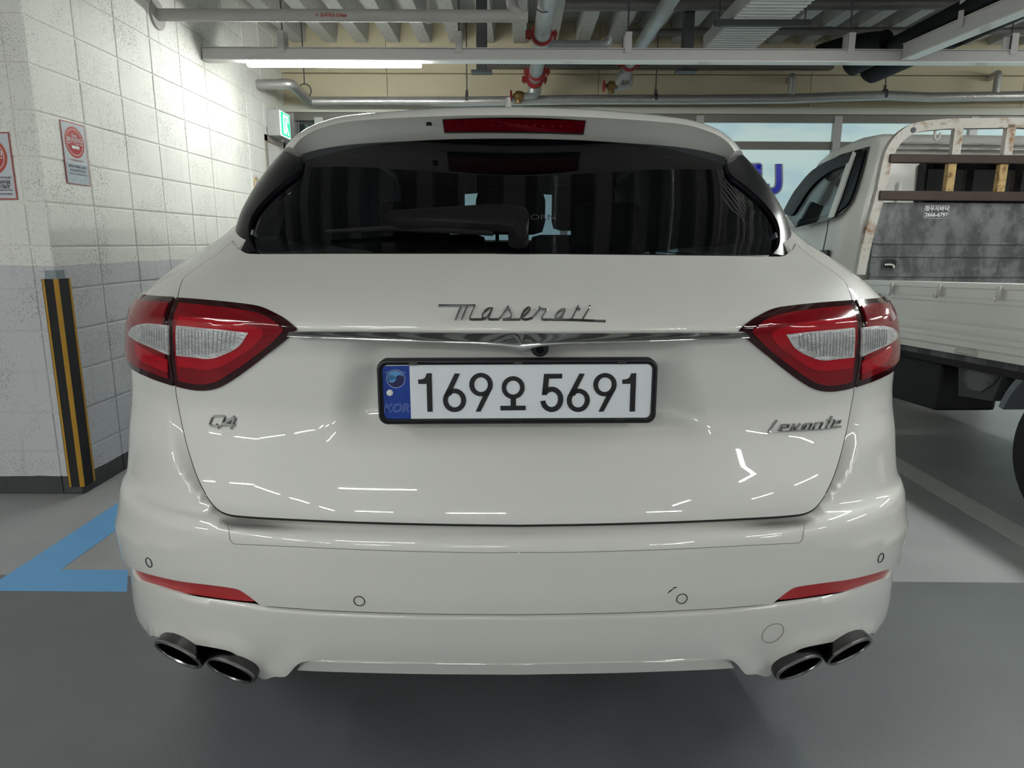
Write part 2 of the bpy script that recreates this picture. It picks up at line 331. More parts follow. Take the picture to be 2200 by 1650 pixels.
def floor_mat():
    m = bpy.data.materials.new('floor_epoxy'); m.use_nodes = True; nt = m.node_tree; b = nt.nodes['Principled BSDF']
    g = _n(nt, 'ShaderNodeNewGeometry'); sp = _n(nt, 'ShaderNodeSeparateXYZ'); nt.links.new(g.outputs['Position'], sp.inputs[0])
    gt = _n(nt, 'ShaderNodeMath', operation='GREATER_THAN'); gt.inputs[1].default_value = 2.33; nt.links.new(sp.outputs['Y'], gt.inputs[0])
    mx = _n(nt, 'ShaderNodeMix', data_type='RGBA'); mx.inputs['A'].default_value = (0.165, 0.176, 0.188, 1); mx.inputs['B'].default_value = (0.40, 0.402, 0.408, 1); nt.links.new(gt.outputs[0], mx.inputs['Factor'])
    t = _n(nt, 'ShaderNodeTexNoise'); t.inputs['Scale'].default_value = 2.2; t.inputs['Detail'].default_value = 8; nt.links.new(g.outputs['Position'], t.inputs['Vector'])
    r = _n(nt, 'ShaderNodeValToRGB'); r.color_ramp.elements[0].position = .3; r.color_ramp.elements[0].color = (0.86, 0.86, 0.86, 1); r.color_ramp.elements[1].position = .7; r.color_ramp.elements[1].color = (1.06, 1.06, 1.06, 1); nt.links.new(t.outputs['Fac'], r.inputs['Fac'])
    s = _n(nt, 'ShaderNodeTexNoise'); s.inputs['Scale'].default_value = 260; s.inputs['Detail'].default_value = 2; nt.links.new(g.outputs['Position'], s.inputs['Vector'])
    r2 = _n(nt, 'ShaderNodeValToRGB'); r2.color_ramp.elements[0].position = .35; r2.color_ramp.elements[0].color = (0.85, 0.85, 0.85, 1); r2.color_ramp.elements[1].position = .65; r2.color_ramp.elements[1].color = (1.1, 1.1, 1.1, 1); nt.links.new(s.outputs['Fac'], r2.inputs['Fac'])
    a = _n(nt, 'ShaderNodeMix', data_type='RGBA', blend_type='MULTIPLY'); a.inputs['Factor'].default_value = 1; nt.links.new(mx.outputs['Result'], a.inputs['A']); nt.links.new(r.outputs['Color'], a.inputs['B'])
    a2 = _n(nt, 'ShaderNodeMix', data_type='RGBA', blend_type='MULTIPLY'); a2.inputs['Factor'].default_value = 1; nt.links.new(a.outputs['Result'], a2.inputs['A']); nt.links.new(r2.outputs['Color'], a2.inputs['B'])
    nt.links.new(a2.outputs['Result'], b.inputs['Base Color']); b.inputs['Roughness'].default_value = 0.42
    bp = _n(nt, 'ShaderNodeBump'); bp.inputs['Strength'].default_value = 0.12; bp.inputs['Distance'].default_value = 0.003; nt.links.new(s.outputs['Fac'], bp.inputs['Height']); nt.links.new(bp.outputs[0], b.inputs['Normal'])
    return m
M_['floor'] = floor_mat()
# ================================================================== THE ROOM
WX, WY, BY = -2.116, 3.155, 6.55          # left wall plane, facing wall plane, back wall plane
CEIL, RIBZ = 3.12, 2.95
def structure(o): o['kind'] = 'structure'; return o
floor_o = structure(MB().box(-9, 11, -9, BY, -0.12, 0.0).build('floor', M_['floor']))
def paint_strip(x0, x1, y0, y1, m):
    return MB().box(x0, x1, y0, y1, 0.0, 0.0015).build('painted_line', m, floor_o)
paint_strip(-1.885, -1.715, 2.372, 5.6, M_['blue_paint'])
MB().prism([(-1.885, 2.212, 0), (-1.375, 2.212, 0), (-1.46, 2.372, 0), (-1.885, 2.372, 0)], (0, 0, 0.0015)).build('painted_line', M_['blue_paint'], floor_o)
paint_strip(2.10, 2.24, 2.372, 6.4, M_['white_paint'])
paint_strip(4.75, 4.89, 2.372, 6.4, M_['white_paint'])

# block walls: every block a piece with its own joints
wall_left = structure(MB().box(WX - 0.30, WX - 0.006, WY + 0.006, BY, 0, CEIL).build('wall_left', M_['block']))
wall_side = structure(MB().box(-9, WX - 0.3, WY + 0.006, WY + 0.3, 0, CEIL).build('wall_front_left', M_['block']))
_bm = {}
def block(w, d, h, ax):
    k = (round(w, 3), round(h, 3), ax)
    if k not in _bm:
        g = 0.003
        b = MB(); (b.bev(-0.04, 0, g, w - g, g, h - g, 0.006) if ax == 'x' else b.bev(g, w - g, 0, 0.04, g, h - g, 0.006))
        me = mesh(b.v, b.f); bm = bmesh.new(); bm.from_mesh(me); bmesh.ops.recalc_face_normals(bm, faces=bm.faces); bm.to_mesh(me); bm.free(); me.materials.append(M_['block']); _bm[k] = me
    return _bm[k]
zs = [0.0] + [0.217 + 0.195 * k for k in range(15)] + [CEIL]
ys = [WY + 0.356 * k for k in range(10)] + [BY]
DOOR_Y0, DOOR_Y1, DOOR_Z = ys[8], 6.50, 2.10
for i in range(len(zs) - 1):
    h = zs[i + 1] - zs[i]
    if h < 0.03: continue
    for j in range(len(ys) - 1):
        w = ys[j + 1] - ys[j]
        if w < 0.03 or (j >= 8 and zs[i] < DOOR_Z - 0.12): continue
        o = link('block', block(w, 0.04, h, 'x'), None, wall_left); o.location = (WX + random.uniform(-0.0012, 0.0012), ys[j], zs[i])
xs = [WX, WX - 0.097] + [WX - 0.097 - 0.356 * k for k in range(1, 7)]
for i in range(len(zs) - 1):
    h = zs[i + 1] - zs[i]
    if h < 0.03: continue
    for j in range(len(xs) - 1):
        w = xs[j] - xs[j + 1]
        o = link('block', block(w, 0.04, h, 'y'), None, wall_side); o.location = (xs[j + 1], WY + random.uniform(-0.001, 0.001), zs[i])

# door in the left wall, under the exit sign
door = structure(empty('door_1', (WX, 6.25, 0)))
MB().box(WX - 0.13, WX - 0.10, DOOR_Y0 + 0.04, DOOR_Y1 - 0.03, 0.0, DOOR_Z - 0.05).build('door_leaf', M_['door'], door)
fr = MB().box(WX - 0.13, WX + 0.006, DOOR_Y0, DOOR_Y0 + 0.05, 0, DOOR_Z).box(WX - 0.13, WX + 0.006, DOOR_Y0, DOOR_Y1, DOOR_Z - 0.05, DOOR_Z).box(WX - 0.13, WX + 0.006, DOOR_Y1 - 0.04, DOOR_Y1, 0, DOOR_Z)
fr.build('door_frame', M_['doorframe'], door)
dc = MB().bev(WX - 0.10, WX - 0.045, 6.10, 6.34, 1.94, 1.995, 0.006).build('door_closer', M_['sign_case'], door)
MB().box(WX - 0.085, WX - 0.065, 6.12, 6.42, 2.005, 2.015).box(WX - 0.085, WX - 0.06, 6.13, 6.16, 1.995, 2.015).build('closer_arm', M_['strut'], dc)
MB().tube([(WX - 0.10, 6.12, 1.0), (WX - 0.05, 6.12, 1.0), (WX - 0.05, 6.22, 1.0)], 0.011, 8).build('door_handle', M_['chrome_dark'], door)

# back wall: panels above, lintel, glazed bays below
HEADZ = at(1400, 249, Y=BY).z; LINZ = at(1400, 230, Y=BY).z; SEAMZ = at(1400, 160, Y=BY).z
wall_back = structure(MB().box(WX, 11, BY + 0.02, BY + 0.2, HEADZ, CEIL).box(WX, 11, BY + 0.02, BY + 0.2, 0, 0.35).build('wall_back', M_['wallpanel']))
x = WX; k = 0
xp = [WX, at(832, 180, Y=BY).x] + [at(832, 180, Y=BY).x + 1.9 * q for q in range(1, 7)]
for a, b in zip(xp[:-1], xp[1:]):
    MB().bev(a + 0.002, b - 0.002, BY - 0.005, BY + 0.03, LINZ, SEAMZ - 0.006, 0.002).build('wall_panel', M_['wallpanel'], wall_back)
    MB().bev(a + 0.002, b - 0.002, BY - 0.022, BY + 0.03, SEAMZ, CEIL, 0.002).build('wall_panel', M_['wallpanel'], wall_back)
MB().bev(WX, 11, BY - 0.05, BY + 0.03, HEADZ + 0.012, LINZ - 0.004, 0.004).build('lintel', M_['lintel'], wall_back)
SILL = 0.35
# window bays: mullion positions along the wall, lit or dark
wb = [at(636, 300, Y=BY).x, at(935, 300, Y=BY).x, at(1215, 300, Y=BY).x, at(1500, 300, Y=BY).x, at(1795, 300, Y=BY).x, at(2085, 300, Y=BY).x, 5.75, 7.1, 8.4]
TR = at(1700, 313, Y=BY).z
MB().box(WX, wb[0], BY - 0.03, BY + 0.1, SILL, HEADZ + 0.01).build('jamb_panel', M_['mullion'], wall_back)
for i, (a, b) in enumerate(zip(wb[:-1], wb[1:])):
    w = structure(empty('window_%d' % (i + 1), ((a + b) / 2, BY, SILL)))
    f = MB().box(a, b, BY - 0.02, BY + 0.06, HEADZ - 0.055, HEADZ + 0.01).box(a, b, BY - 0.02, BY + 0.06, SILL, SILL + 0.05)
    f.build('window_frame', M_['frame'], w)
    MB().box(a + 0.03, b - 0.03, BY - 0.005, BY + 0.05, TR - 0.035, TR + 0.035).build('transom', M_['frame'], w)
    MB().box(b - 0.035, b + 0.035, BY - 0.03, BY + 0.06, SILL, HEADZ).build('mullion', M_['mullion'], w)
    pm = M_['pane_dark'] if i == 0 else M_['pane']
    MB().box(a + 0.03, b - 0.03, BY + 0.018, BY + 0.026, TR + 0.03, HEADZ - 0.05).build('pane', pm, w)
    MB().box(a + 0.03, b - 0.03, BY + 0.018, BY + 0.026, SILL + 0.04, TR - 0.03).build('pane', pm, w)
    if i == 0:
        q = at(690, 266, Y=BY)
        MB().bev(q.x - 0.05, q.x + 0.03, BY - 0.05, BY + 0.0, q.z - 0.06, q.z + 0.05, 0.006).build('latch', M_['sign_case'], w)
    if i == 3:                       # blue letters stuck on the glass
        def let(paths, wd, nm):
            def fm(p): return at(p[0], p[1], Y=BY + 0.016)
            fn = lambda p: Vector((0, -1, 0))
            for ww, dd, mm, n2 in ((wd + 7, 0.001, M_['letter_edge'], nm + '_outline'), (wd, 0.002, M_['sky_blue'], nm)):
                v, ff = slab(ribbon(paths, ww), fm, fn, dd); MB().add(v, ff).build(n2, mm, w)
        let([cr([(1673, 352), (1673, 352), (1673, 395), (1667, 408), (1656, 411), (1646, 405), (1645, 395)], 5)], 11, 'letter')
        let([[(1600, 358), (1635, 358)], [(1600, 377), (1635, 377)], [(1630, 353), (1630, 411)], [(1600, 406), (1635, 406)]], 10, 'letter')

# ceiling deck with its ribs
ceil = structure(MB().box(-9, 11, -9, BY, CEIL, CEIL + 0.15).build('ceiling', M_['ceil']))
rb = MB().prism([(-0.075, 0, CEIL - RIBZ), (0.075, 0, CEIL - RIBZ), (0.054, 0, 0), (-0.054, 0, 0)], (0, -13.0, 0))
rme = mesh(rb.v, rb.f); rme.materials.append(M_['rib'])
bmx = bmesh.new(); bmx.from_mesh(rme); bmesh.ops.recalc_face_normals(bmx, faces=bmx.faces); bmx.to_mesh(rme); bmx.free()
for k in range(-2, 36):
    o = link('rib', rme, None, ceil); o.location = (-1.66 + 0.2794 * k, BY - 0.02, RIBZ)
wr = structure(MB().box(10.9, 11, -9, BY, 0, CEIL).build('wall_right', M_['block']))
wl = structure(MB().box(-9, -8.9, -9, WY, 0, CEIL).build('wall_far_left', M_['block']))
wb_ = structure(MB().box(-9, 11, -9, -8.9, 0, CEIL).build('wall_rear', M_['block']))
# ================================================================== LIGHTS AND SERVICES UNDER THE CEILING
TRY = 4.93; TRZ0 = at(1300, 137, Y=TRY).z; TRZ1 = at(1300, 108, Y=TRY).z     # light track across the bay
def track(name, p0, p1, axis, label, tubes, rods, turn=0.0):
    """U-shaped light track from p0 to p1 along 'x' or 'y'; tubes: (start, end) along the axis; rods: hanger positions"""
    a, b = (p0[0], p1[0]) if axis == 'x' else (p0[1], p1[1]); c = p0[1] if axis == 'x' else p0[0]; z0, z1 = p0[2], p1[2]
    t = empty(name, (p1[0], p1[1], z0), turn, label, 'light track')
    def bx(mb, u0, u1, v0, v1, w0, w1): return mb.box(u0, u1, c + v0, c + v1, w0, w1) if axis == 'x' else mb.box(c + v0, c + v1, u0, u1, w0, w1)
    m = MB(); bx(m, a, b, -0.035, 0.035, z1 - 0.004, z1); bx(m, a, b, -0.035, -0.031, z0 + 0.012, z1 + 0.0); bx(m, a, b, 0.031, 0.035, z0 + 0.012, z1); bx(m, a, b, -0.042, 0.042, z1 - 0.002, z1 + 0.004)
    m.build('channel', M_['track'], t)
    m = MB(); bx(m, a, b, -0.042, 0.042, z0 + 0.006, z0 + 0.014); m.build('cover_strip', M_['truck_white'], t)
    for (s, e) in tubes:
        q = MB()
        if axis == 'x': q.bev(s, e, c - 0.026, c + 0.026, z0 - 0.028, z0 + 0.012, 0.012)
        else: q.bev(c - 0.026, c + 0.026, s, e, z0 - 0.028, z0 + 0.012, 0.012)
        q.build('led_tube', M_['tube'], t)
    for r in rods:
        x, y = (r, c) if axis == 'x' else (c, r)
        MB().tube([(x, y, z1), (x, y, RIBZ + 0.1)], 0.005, 6).build('hanger_rod', M_['strut'], t)
        h = MB()
        if axis == 'x': h.box(x - 0.022, x + 0.022, c - 0.046, c - 0.042, z0 + 0.055, z1 + 0.10).box(x - 0.022, x + 0.022, c + 0.042, c + 0.046, z0 + 0.055, z1 + 0.10).box(x - 0.022, x + 0.022, c - 0.046, c + 0.046, z1 + 0.10, z1 + 0.104)
        else: h.box(c - 0.046, c - 0.042, y - 0.022, y + 0.022, z0 + 0.055, z1 + 0.10).box(c + 0.042, c + 0.046, y - 0.022, y + 0.022, z0 + 0.055, z1 + 0.10).box(c - 0.046, c + 0.046, y - 0.022, y + 0.022, z1 + 0.10, z1 + 0.104)
        h.build('hanger_clip', M_['track'], t)
    return t
tx0, tx1 = at(531, 128, Y=TRY).x, at(905, 128, Y=TRY).x
rods_x = [at(q, 100, Y=TRY).x for q in (608, 986, 1348, 1823, 2170)]
track('light_track', (WX + 0.01, TRY, TRZ0), (9.5, TRY, TRZ1), 'x', 'long white light track crossing the ceiling with one lit tube near the block wall', [(tx0, tx1), (5.2, 6.4), (7.6, 8.8)], rods_x + [5.2, 7.0])
SX = at(1932, 120, Y=TRY).x + 0.03
track('light_track', (SX, -6.0, TRZ0 + 0.01), (SX, TRY - 0.045, TRZ1 + 0.03), 'y', 'white light track running towards the viewer at the upper right above the truck', [(2.4, 3.6), (1.0, 2.2), (-1.7, -0.5), (-5.4, -4.2)], [4.35, 3.0, 1.2, -1.2, -3.6], turn=math.radians(4.9))
track('light_track', (-8, -2.3, TRZ0 + 0.02), (SX - 0.06, -2.3, TRZ1 + 0.04), 'x', 'light track over the driving lane just behind the viewer', [(-2.1, -0.9), (-5.6, -4.4), (-7.9, -6.7)], [-6, -3.2, 0.4])
track('light_track', (-2.95, -2.2, TRZ0 + 0.05), (-2.95, 3.0, TRZ1 + 0.07), 'y', 'light track beside the facing block wall left of the viewer', [(-0.5, 0.7)], [2.2, 0.2])
track('light_track', (-4.6, -8, TRZ0 + 0.05), (-4.6, -2.4, TRZ1 + 0.07), 'y', 'light track along the driving lane at the far left', [(-3.8, -2.6), (-5.6, -4.4), (-7.6, -6.4)], [-6.0, -3.6])
track('light_track', (6.2, -8, TRZ0 + 0.05), (6.2, 4.8, TRZ1 + 0.07), 'y', 'light track along the parking bays at the far right', [(2.4, 3.6), (0.0, 1.2), (-2.4, -1.2), (-4.8, -3.6)], [3.8, 1.4, -1.0, -3.4])
track('light_track', (-4.5, -7.2, TRZ0 + 0.02), (6.1, -7.2, TRZ1 + 0.04), 'x', 'light track over the bays on the opposite side', [(-3.6, -2.4), (-1.0, 0.2), (3.4, 4.6)], [-3.2, 0.4, 3.4])

def pipe_thing(name, path, r, m, label, n=16, cat='pipe'):
    P = [Vector(p) for p in path]
    t = empty(name, P[0], 0, label, cat)
    MB().tube(path, r, n).build('pipe_run', m, t, smooth=True, sharp=50)
    return t
def bend(a, b, c, r=0.08, n=6):
    """rounded corner a-b-c"""
    a, b, c = Vector(a), Vector(b), Vector(c); u = (a - b).normalized() * r; w = (c - b).normalized() * r
    return [b + u * (1 - t) ** 2 + w * t ** 2 for t in [k / n for k in range(n + 1)]]
# city gas pipe
g0 = at(336, 32, X=WX); GY, GZ = g0.y, g0.z
ge = at(1105, 32, Y=GY)
p1 = Vector((ge.x - 0.03, GY, GZ)); p2 = p1 + Vector((0.06, 0, 0.36))
gp = pipe_thing('gas_pipe', [(WX - 0.02, GY, GZ)] + [tuple(q) for q in bend((0, GY, GZ), p1, p2, 0.11)] + [tuple(p2)], 0.034, M_['pipe_grey'], 'grey painted gas pipe with red lettering crossing under the ceiling into the block wall')
MB().tube([(WX, GY, GZ), (WX + 0.012, GY, GZ)], 0.082, 28).build('wall_flange', M_['pipe_grey'], gp, smooth=True)
for q in (920,):
    c = at(q, 32, Y=GY)
    MB().tube([(c.x - 0.012, GY, GZ), (c.x + 0.012, GY, GZ)], 0.040, 16).box(c.x - 0.008, c.x + 0.008, GY - 0.004, GY + 0.004, GZ + 0.03, RIBZ - 0.004).build('pipe_clamp', M_['pipe_grey'], gp)
tc = at(712, 39, Y=GY - 0.03)
text_obj('pipe_lettering', '← 도시가스 2.5kpa', 0.0235, face_cam(tc.x, GY - 0.0345, GZ - 0.008), M_['red'], gp, extrude=0.0004, bold=0.0006)
# foil-wrapped pipe along the back wall
s0 = at(553, 182, X=WX); SY, SZ = s0.y, s0.z
a1 = at(626, 180, Y=SY); a2 = at(664, 218, Y=BY - 0.20)
sp = empty('insulated_pipe', (WX, SY, SZ), 0, 'silver foil wrapped pipe running along the back wall above the windows', 'pipe')
SY2 = BY - 0.20
pts = [(WX - 0.02, SY, SZ)] + [tuple(q) for q in bend((WX, SY, SZ), (a1.x, SY, a1.z), tuple(a2), 0.05)] + [tuple(q) for q in bend((a1.x, SY, a1.z), tuple(a2), at(1000, 219, Y=SY2), 0.05)]
for q in ((1000, 218), (1250, 214), (1500, 214), (1700, 212), (1800, 208), (1900, 205), (2000, 209), (2200, 206), (2500, 206), (3000, 206)): pts.append(tuple(at(*q, Y=SY2)))
MB().tube(pts, 0.040, 16).build('pipe_run', M_['foil'], sp, smooth=True, sharp=60)
for q in ((1003, 213), (1408, 211), (1900, 203)):
    c = at(*q, Y=SY2)
    MB().tube([(c.x - 0.012, SY2, c.z), (c.x + 0.012, SY2, c.z)], 0.045, 14).build('pipe_clamp', M_['strut'], sp)
    MB().tube([(c.x, SY2, c.z + 0.04), (c.x, SY2, c.z + 0.075)], 0.012, 8).tube([(c.x, SY2, c.z + 0.07), (c.x, SY2, CEIL)], 0.005, 6).build('hanger_rod', M_['strut'], sp)
c = at(655, 200, Y=SY2 - 0.1)
MB().tube([(c.x, c.y, c.z + 0.07), (c.x, c.y, CEIL)], 0.005, 6).tube([(c.x + 0.055 * math.cos(a), c.y, c.z + 0.02 + 0.055 * math.sin(a)) for a in [k * PI / 8 for k in range(16)]], 0.005, 6, closed=True).build('ring_hanger', M_['strut'], sp)
for q in (1699, 2139):
    c = at(q, 205, Y=SY2); d = at(q, 163 if q < 2000 else 157, Y=SY2)
    MB().tube([(c.x, SY2, c.z)] + [tuple(k) for k in bend((c.x, SY2, c.z), (c.x, SY2, d.z), (c.x + 0.05, BY, d.z), 0.03)] + [(c.x + 0.04, BY - 0.02, d.z)], 0.030, 12).build('branch_stub', M_['foil'], sp, smooth=True, sharp=50)

def coupling(parent, x, y, z, r, dz=0.0):
    m = MB().tube([(x, y - 0.022, z), (x, y - 0.014, z), (x, y + 0.014, z), (x, y + 0.022, z)], [r + 0.010, r + 0.018, r + 0.018, r + 0.010], 20)
    for s in (-1, 1): m.bev(x + s * (r + 0.008), x + s * (r + 0.048), y - 0.018, y + 0.018, z - 0.016, z + 0.016, 0.005).tube([(x + s * (r + 0.032), y, z - 0.035), (x + s * (r + 0.032), y, z + 0.03)], 0.008, 8)
    m.build('coupling', M_['redmetal'], parent, smooth=True, sharp=40)
def valve(parent, e, y, z):
    """angle valve on a small pipe that leaves the big pipe's end towards the left"""
    x = e
    MB().tube([tuple(q) for q in [Vector((x, y + 0.02, z + 0.10)), Vector((x, y - 0.01, z + 0.06))]] + [tuple(q) for q in bend((x, y - 0.02, z + 0.05), (x, y - 0.03, z), (x - 0.2, y - 0.03, z), 0.05)] + [(x - 0.13, y - 0.03, z)], 0.027, 12).build('drain_pipe', M_['galv'], parent, smooth=True, sharp=50)
    m = MB().tube([(x - 0.11, y - 0.03, z), (x - 0.125, y - 0.03, z), (x - 0.13, y - 0.03, z), (x - 0.155, y - 0.03, z), (x - 0.18, y - 0.03, z), (x - 0.19, y - 0.03, z), (x - 0.205, y - 0.03, z)], [0.034, 0.034, 0.04, 0.044, 0.04, 0.024, 0.018], 12)
    m.tube([(x - 0.155, y - 0.03, z), (x - 0.155, y - 0.03, z - 0.06)], [0.03, 0.026], 10).build('valve_body', M_['brass'], parent, smooth=True, sharp=40)
    MB().tube([(x - 0.20, y - 0.03, z), (x - 0.225, y - 0.03, z)], 0.008, 8).tube([(x - 0.222, y - 0.03 + 0.034 * math.cos(a), z + 0.040 * math.sin(a)) for a in [k * PI / 8 for k in range(16)]], 0.009, 8, closed=True).build('hand_wheel', M_['redmetal'], parent, smooth=True, sharp=50)
# sprinkler mains with red grooved couplings
PZ = at(1150, 168, Y=6.25).z; PX = at(1150, 168, Y=6.25).x
f1 = pipe_thing('sprinkler_main', [(PX + 0.04, -6, PZ), (PX + 0.02, 4.4, PZ), (PX, 6.05, PZ)] + [tuple(q) for q in bend((PX, 6.0, PZ), (PX, 6.26, PZ), (PX - 0.02, 6.28, PZ - 0.3), 0.12)] , 0.057, M_['galv'], 'grey sprinkler main with red couplings and a valve above the middle of the car', 20)
for yy, zz in ((5.0, PZ), (6.02, PZ)): coupling(f1, PX + 0.01, yy, zz, 0.057)
coupling(f1, PX - 0.005, 6.20, PZ - 0.02, 0.057)
v1 = at(1148, 208, Y=6.28); valve(f1, v1.x + 0.02, 6.28, v1.z)
MB().tube([(PX + 0.02, 5.25, PZ)] + [(at(1290, 98, Y=5.25).x, 5.25, PZ)] + [tuple(q) for q in bend((PX, 5.25, PZ), (at(1308, 98, Y=5.25).x, 5.25, PZ), (at(1308, 98, Y=5.25).x, 5.25, PZ + .4), 0.05)], 0.032, 14).build('branch_pipe', M_['galv'], f1, smooth=True, sharp=60)
MB().tube([(PX + 0.06 * math.cos(a), 4.35, PZ + 0.06 * math.sin(a)) for a in [k * PI / 8 for k in range(16)]], 0.004, 6, closed=True).build('pipe_ring', M_['strut'], f1)
p2x = at(1346, 150, Y=6.2).x; p2z = at(1346, 145, Y=6.2).z
f2 = pipe_thing('sprinkler_main', [(p2x + 0.06, -6, p2z), (p2x, 6.0, p2z)] + [tuple(q) for q in bend((p2x, 6.0, p2z), (p2x, 6.2, p2z), (p2x - 0.03, 6.24, p2z - 0.3), 0.1)], 0.05, M_['galv'], 'grey sprinkler main with a red wheel valve in front of the cable ladder', 18)
coupling(f2, p2x, 6.05, p2z, 0.05)
v2 = at(1352, 187, Y=6.24); valve(f2, v2.x, 6.24, v2.z)
MB().tube([(p2x - 0.03, 6.2, p2z - 0.06), (p2x - 0.12, 6.22, p2z - 0.19)], [0.045, 0.03], 14).build('reducer', M_['galv'], f2, smooth=True)
# cable ladder
LX0, LX1, LZ = 1.50, 1.90, 2.76
M_['rung'] = mat('rung_white', (0.85, 0.85, 0.82), 0.4)
ct = empty('cable_ladder', ((LX0 + LX1) / 2, 5.5, LZ), 0, 'pale perforated cable ladder running away under the ceiling', 'cable tray')
for s, xx in ((0, LX0), (1, LX1)):
    MB().box(xx - 0.005, xx + 0.005, -2.0, 5.95, LZ, LZ + 0.10).box(xx - (0.0 if s == 0 else 0.03), xx + (0.03 if s == 0 else 0.0), -2.0, 5.95, LZ - 0.003, LZ).build('side_rail', M_['track'], ct)
rg = MB().box(LX0, LX1, -0.011, 0.011, -0.012, 0.0)
rgm = mesh(rg.v, rg.f); rgm.materials.append(M_['rung'])
for k in range(58):
    o = link('rung', rgm, None, ct, frame=Matrix.Translation(-Vector(ct.location))); o.location = (0, 5.90 - 0.062 * k, LZ + 0.001)
for yy, q in ((5.2, 0), (3.6, 1)):
    MB().box(LX0 - 0.12, LX1 + 0.14, yy - 0.02, yy + 0.02, LZ - 0.045, LZ - 0.004).build('cross_strut', M_['strut'], ct)
    for xx in (LX0 - 0.09, LX1 + 0.11): MB().tube([(xx, yy, LZ - 0.05), (xx, yy, CEIL)], 0.005, 6).build('hanger_rod', M_['strut'], ct)
# conduits across
for (pa, pb, yy, r, lb) in (((1215, 12), (2120, 8), 5.4, 0.039, 'thick dark conduit at the top edge crossing behind the gas pipe'), ((1345, 70), (2010, 66), 6.05, 0.029, 'grey conduit crossing below the ceiling ribs behind the cable ladder')):
    a, b = at(*pa, Y=yy), at(*pb, Y=yy)
    pp = [tuple(a + Vector((0, 0, -0.12)))] + [tuple(q) for q in bend(a + Vector((0, 0, -0.12)), a, b, 0.05)] + [tuple(b), (b.x + 1.5, b.y, b.z)] if r < 0.03 else [tuple(a), tuple(b), (b.x + 2, b.y, b.z)]
    pipe_thing('conduit', pp, r, M_['conduit'], lb, 12)
a = at(1100, 140, Y=6.44); b = at(1790, 136, Y=6.44)
cdt = empty('cable_duct', tuple(a), 0, 'slim grey perforated cable duct behind the light track', 'cable duct')
MB().box(at(1030, 140, Y=6.44).x, b.x, 6.41, 6.51, a.z - 0.02, a.z + 0.03).build('duct_body', M_['conduit'], cdt)
for k in range(40):
    xx = at(1050, 140, Y=6.44).x + 0.035 * k
    MB().box(xx, xx + 0.018, 6.406, 6.41, a.z - 0.006, a.z + 0.006).build('slot', M_['gap'], cdt)
for q, yy in ((1035, 5.3), (1476, 5.5)):
    a = at(q, 105, Y=yy); tag(MB().bev(a.x - 0.038, a.x + 0.038, yy - 0.038, yy + 0.038, a.z - 0.15, CEIL, 0.004).box(a.x - 0.075, a.x + 0.075, yy - 0.05, yy + 0.05, a.z - 0.165, a.z - 0.15).build('hanger_post', M_['strut']), 'dark square hanger post left of the sprinkler main' if q < 1300 else 'dark square hanger post beside the cable ladder', 'post')
# black insulated pipes
for (far, yf, r, dx, lb) in (((1868, 158), 6.0, 0.085, 0.10, 'thick black insulated pipe hanging lowest at the upper right'), ((1826, 148), 5.75, 0.062, 0.06, 'thinner black insulated pipe beside the thick one at the upper right')):
    c = at(*far, Y=yf)
    m_ = pipe_thing('insulated_pipe', [(c.x + dx + 0.3, -3.0, c.z + 0.02), (c.x + dx, 3.5, c.z + 0.02), (c.x, yf - 0.05, c.z)] + [tuple(q) for q in bend((c.x, yf - 0.1, c.z), (c.x - 0.0, yf, c.z), (c.x - 0.02, yf, c.z + 0.6), 0.1)] + [(c.x - 0.02, yf, c.z + 0.14)], r, M_['blackfoam'], lb, 18)
c = at(1862, 95, Y=5.4)
pipe_thing('insulated_pipe', [tuple(at(1760, 118, Y=5.6)), tuple(at(1820, 100, Y=5.45)), tuple(at(1872, 92, Y=5.3)), tuple(at(1890, 92, Y=5.2)), tuple(at(1905, 88, Y=5.15))], 0.075, M_['blackfoam'], 'black insulated pipe above the light track junction', 16)

# exit sign above the door
ex = empty('exit_sign', (WX, 6.2, 2.1), 0, 'lit green exit sign with a white doorway pictogram above the side door', 'exit sign')
MB().bev(WX, WX + 0.112, 6.075, 6.34, 2.10, 2.31, 0.008).build('sign_case', M_['sign_case'], ex)
sx = WX + 0.1125
MB().box(sx - 0.003, sx + 0.002, 6.08, 6.335, 2.104, 2.306).build('sign_border', M_['sign_white'], ex)
MB().box(sx, sx + 0.004, 6.10, 6.325, 2.112, 2.300).build('sign_panel', M_['sign_green'], ex)
def sxp(poly): return [(sx + 0.0042, 6.10 + u * 0.225, 2.112 + w * 0.188) for u, w in poly]
MB().prism(sxp([(0.22, 0.10), (0.34, 0.10), (0.34, 0.80), (0.72, 0.80), (0.72, 0.62), (0.84, 0.62), (0.84, 0.93), (0.22, 0.93)]), (0.001, 0, 0)).build('pictogram', M_['sign_white'], ex)
MB().prism(sxp([(0.44, 0.62), (0.6, 0.62), (0.66, 0.42), (0.86, 0.10), (0.72, 0.08), (0.56, 0.34), (0.48, 0.08), (0.36, 0.10), (0.46, 0.42)]), (0.001, 0, 0)).build('pictogram', M_['sign_white'], ex)
MB().tube([(sx + 0.0042, 6.10 + 0.55 * 0.225, 2.112 + 0.70 * 0.188), (sx + 0.0052, 6.10 + 0.55 * 0.225, 2.112 + 0.70 * 0.188)], 0.014, 12).build('pictogram', M_['sign_white'], ex)

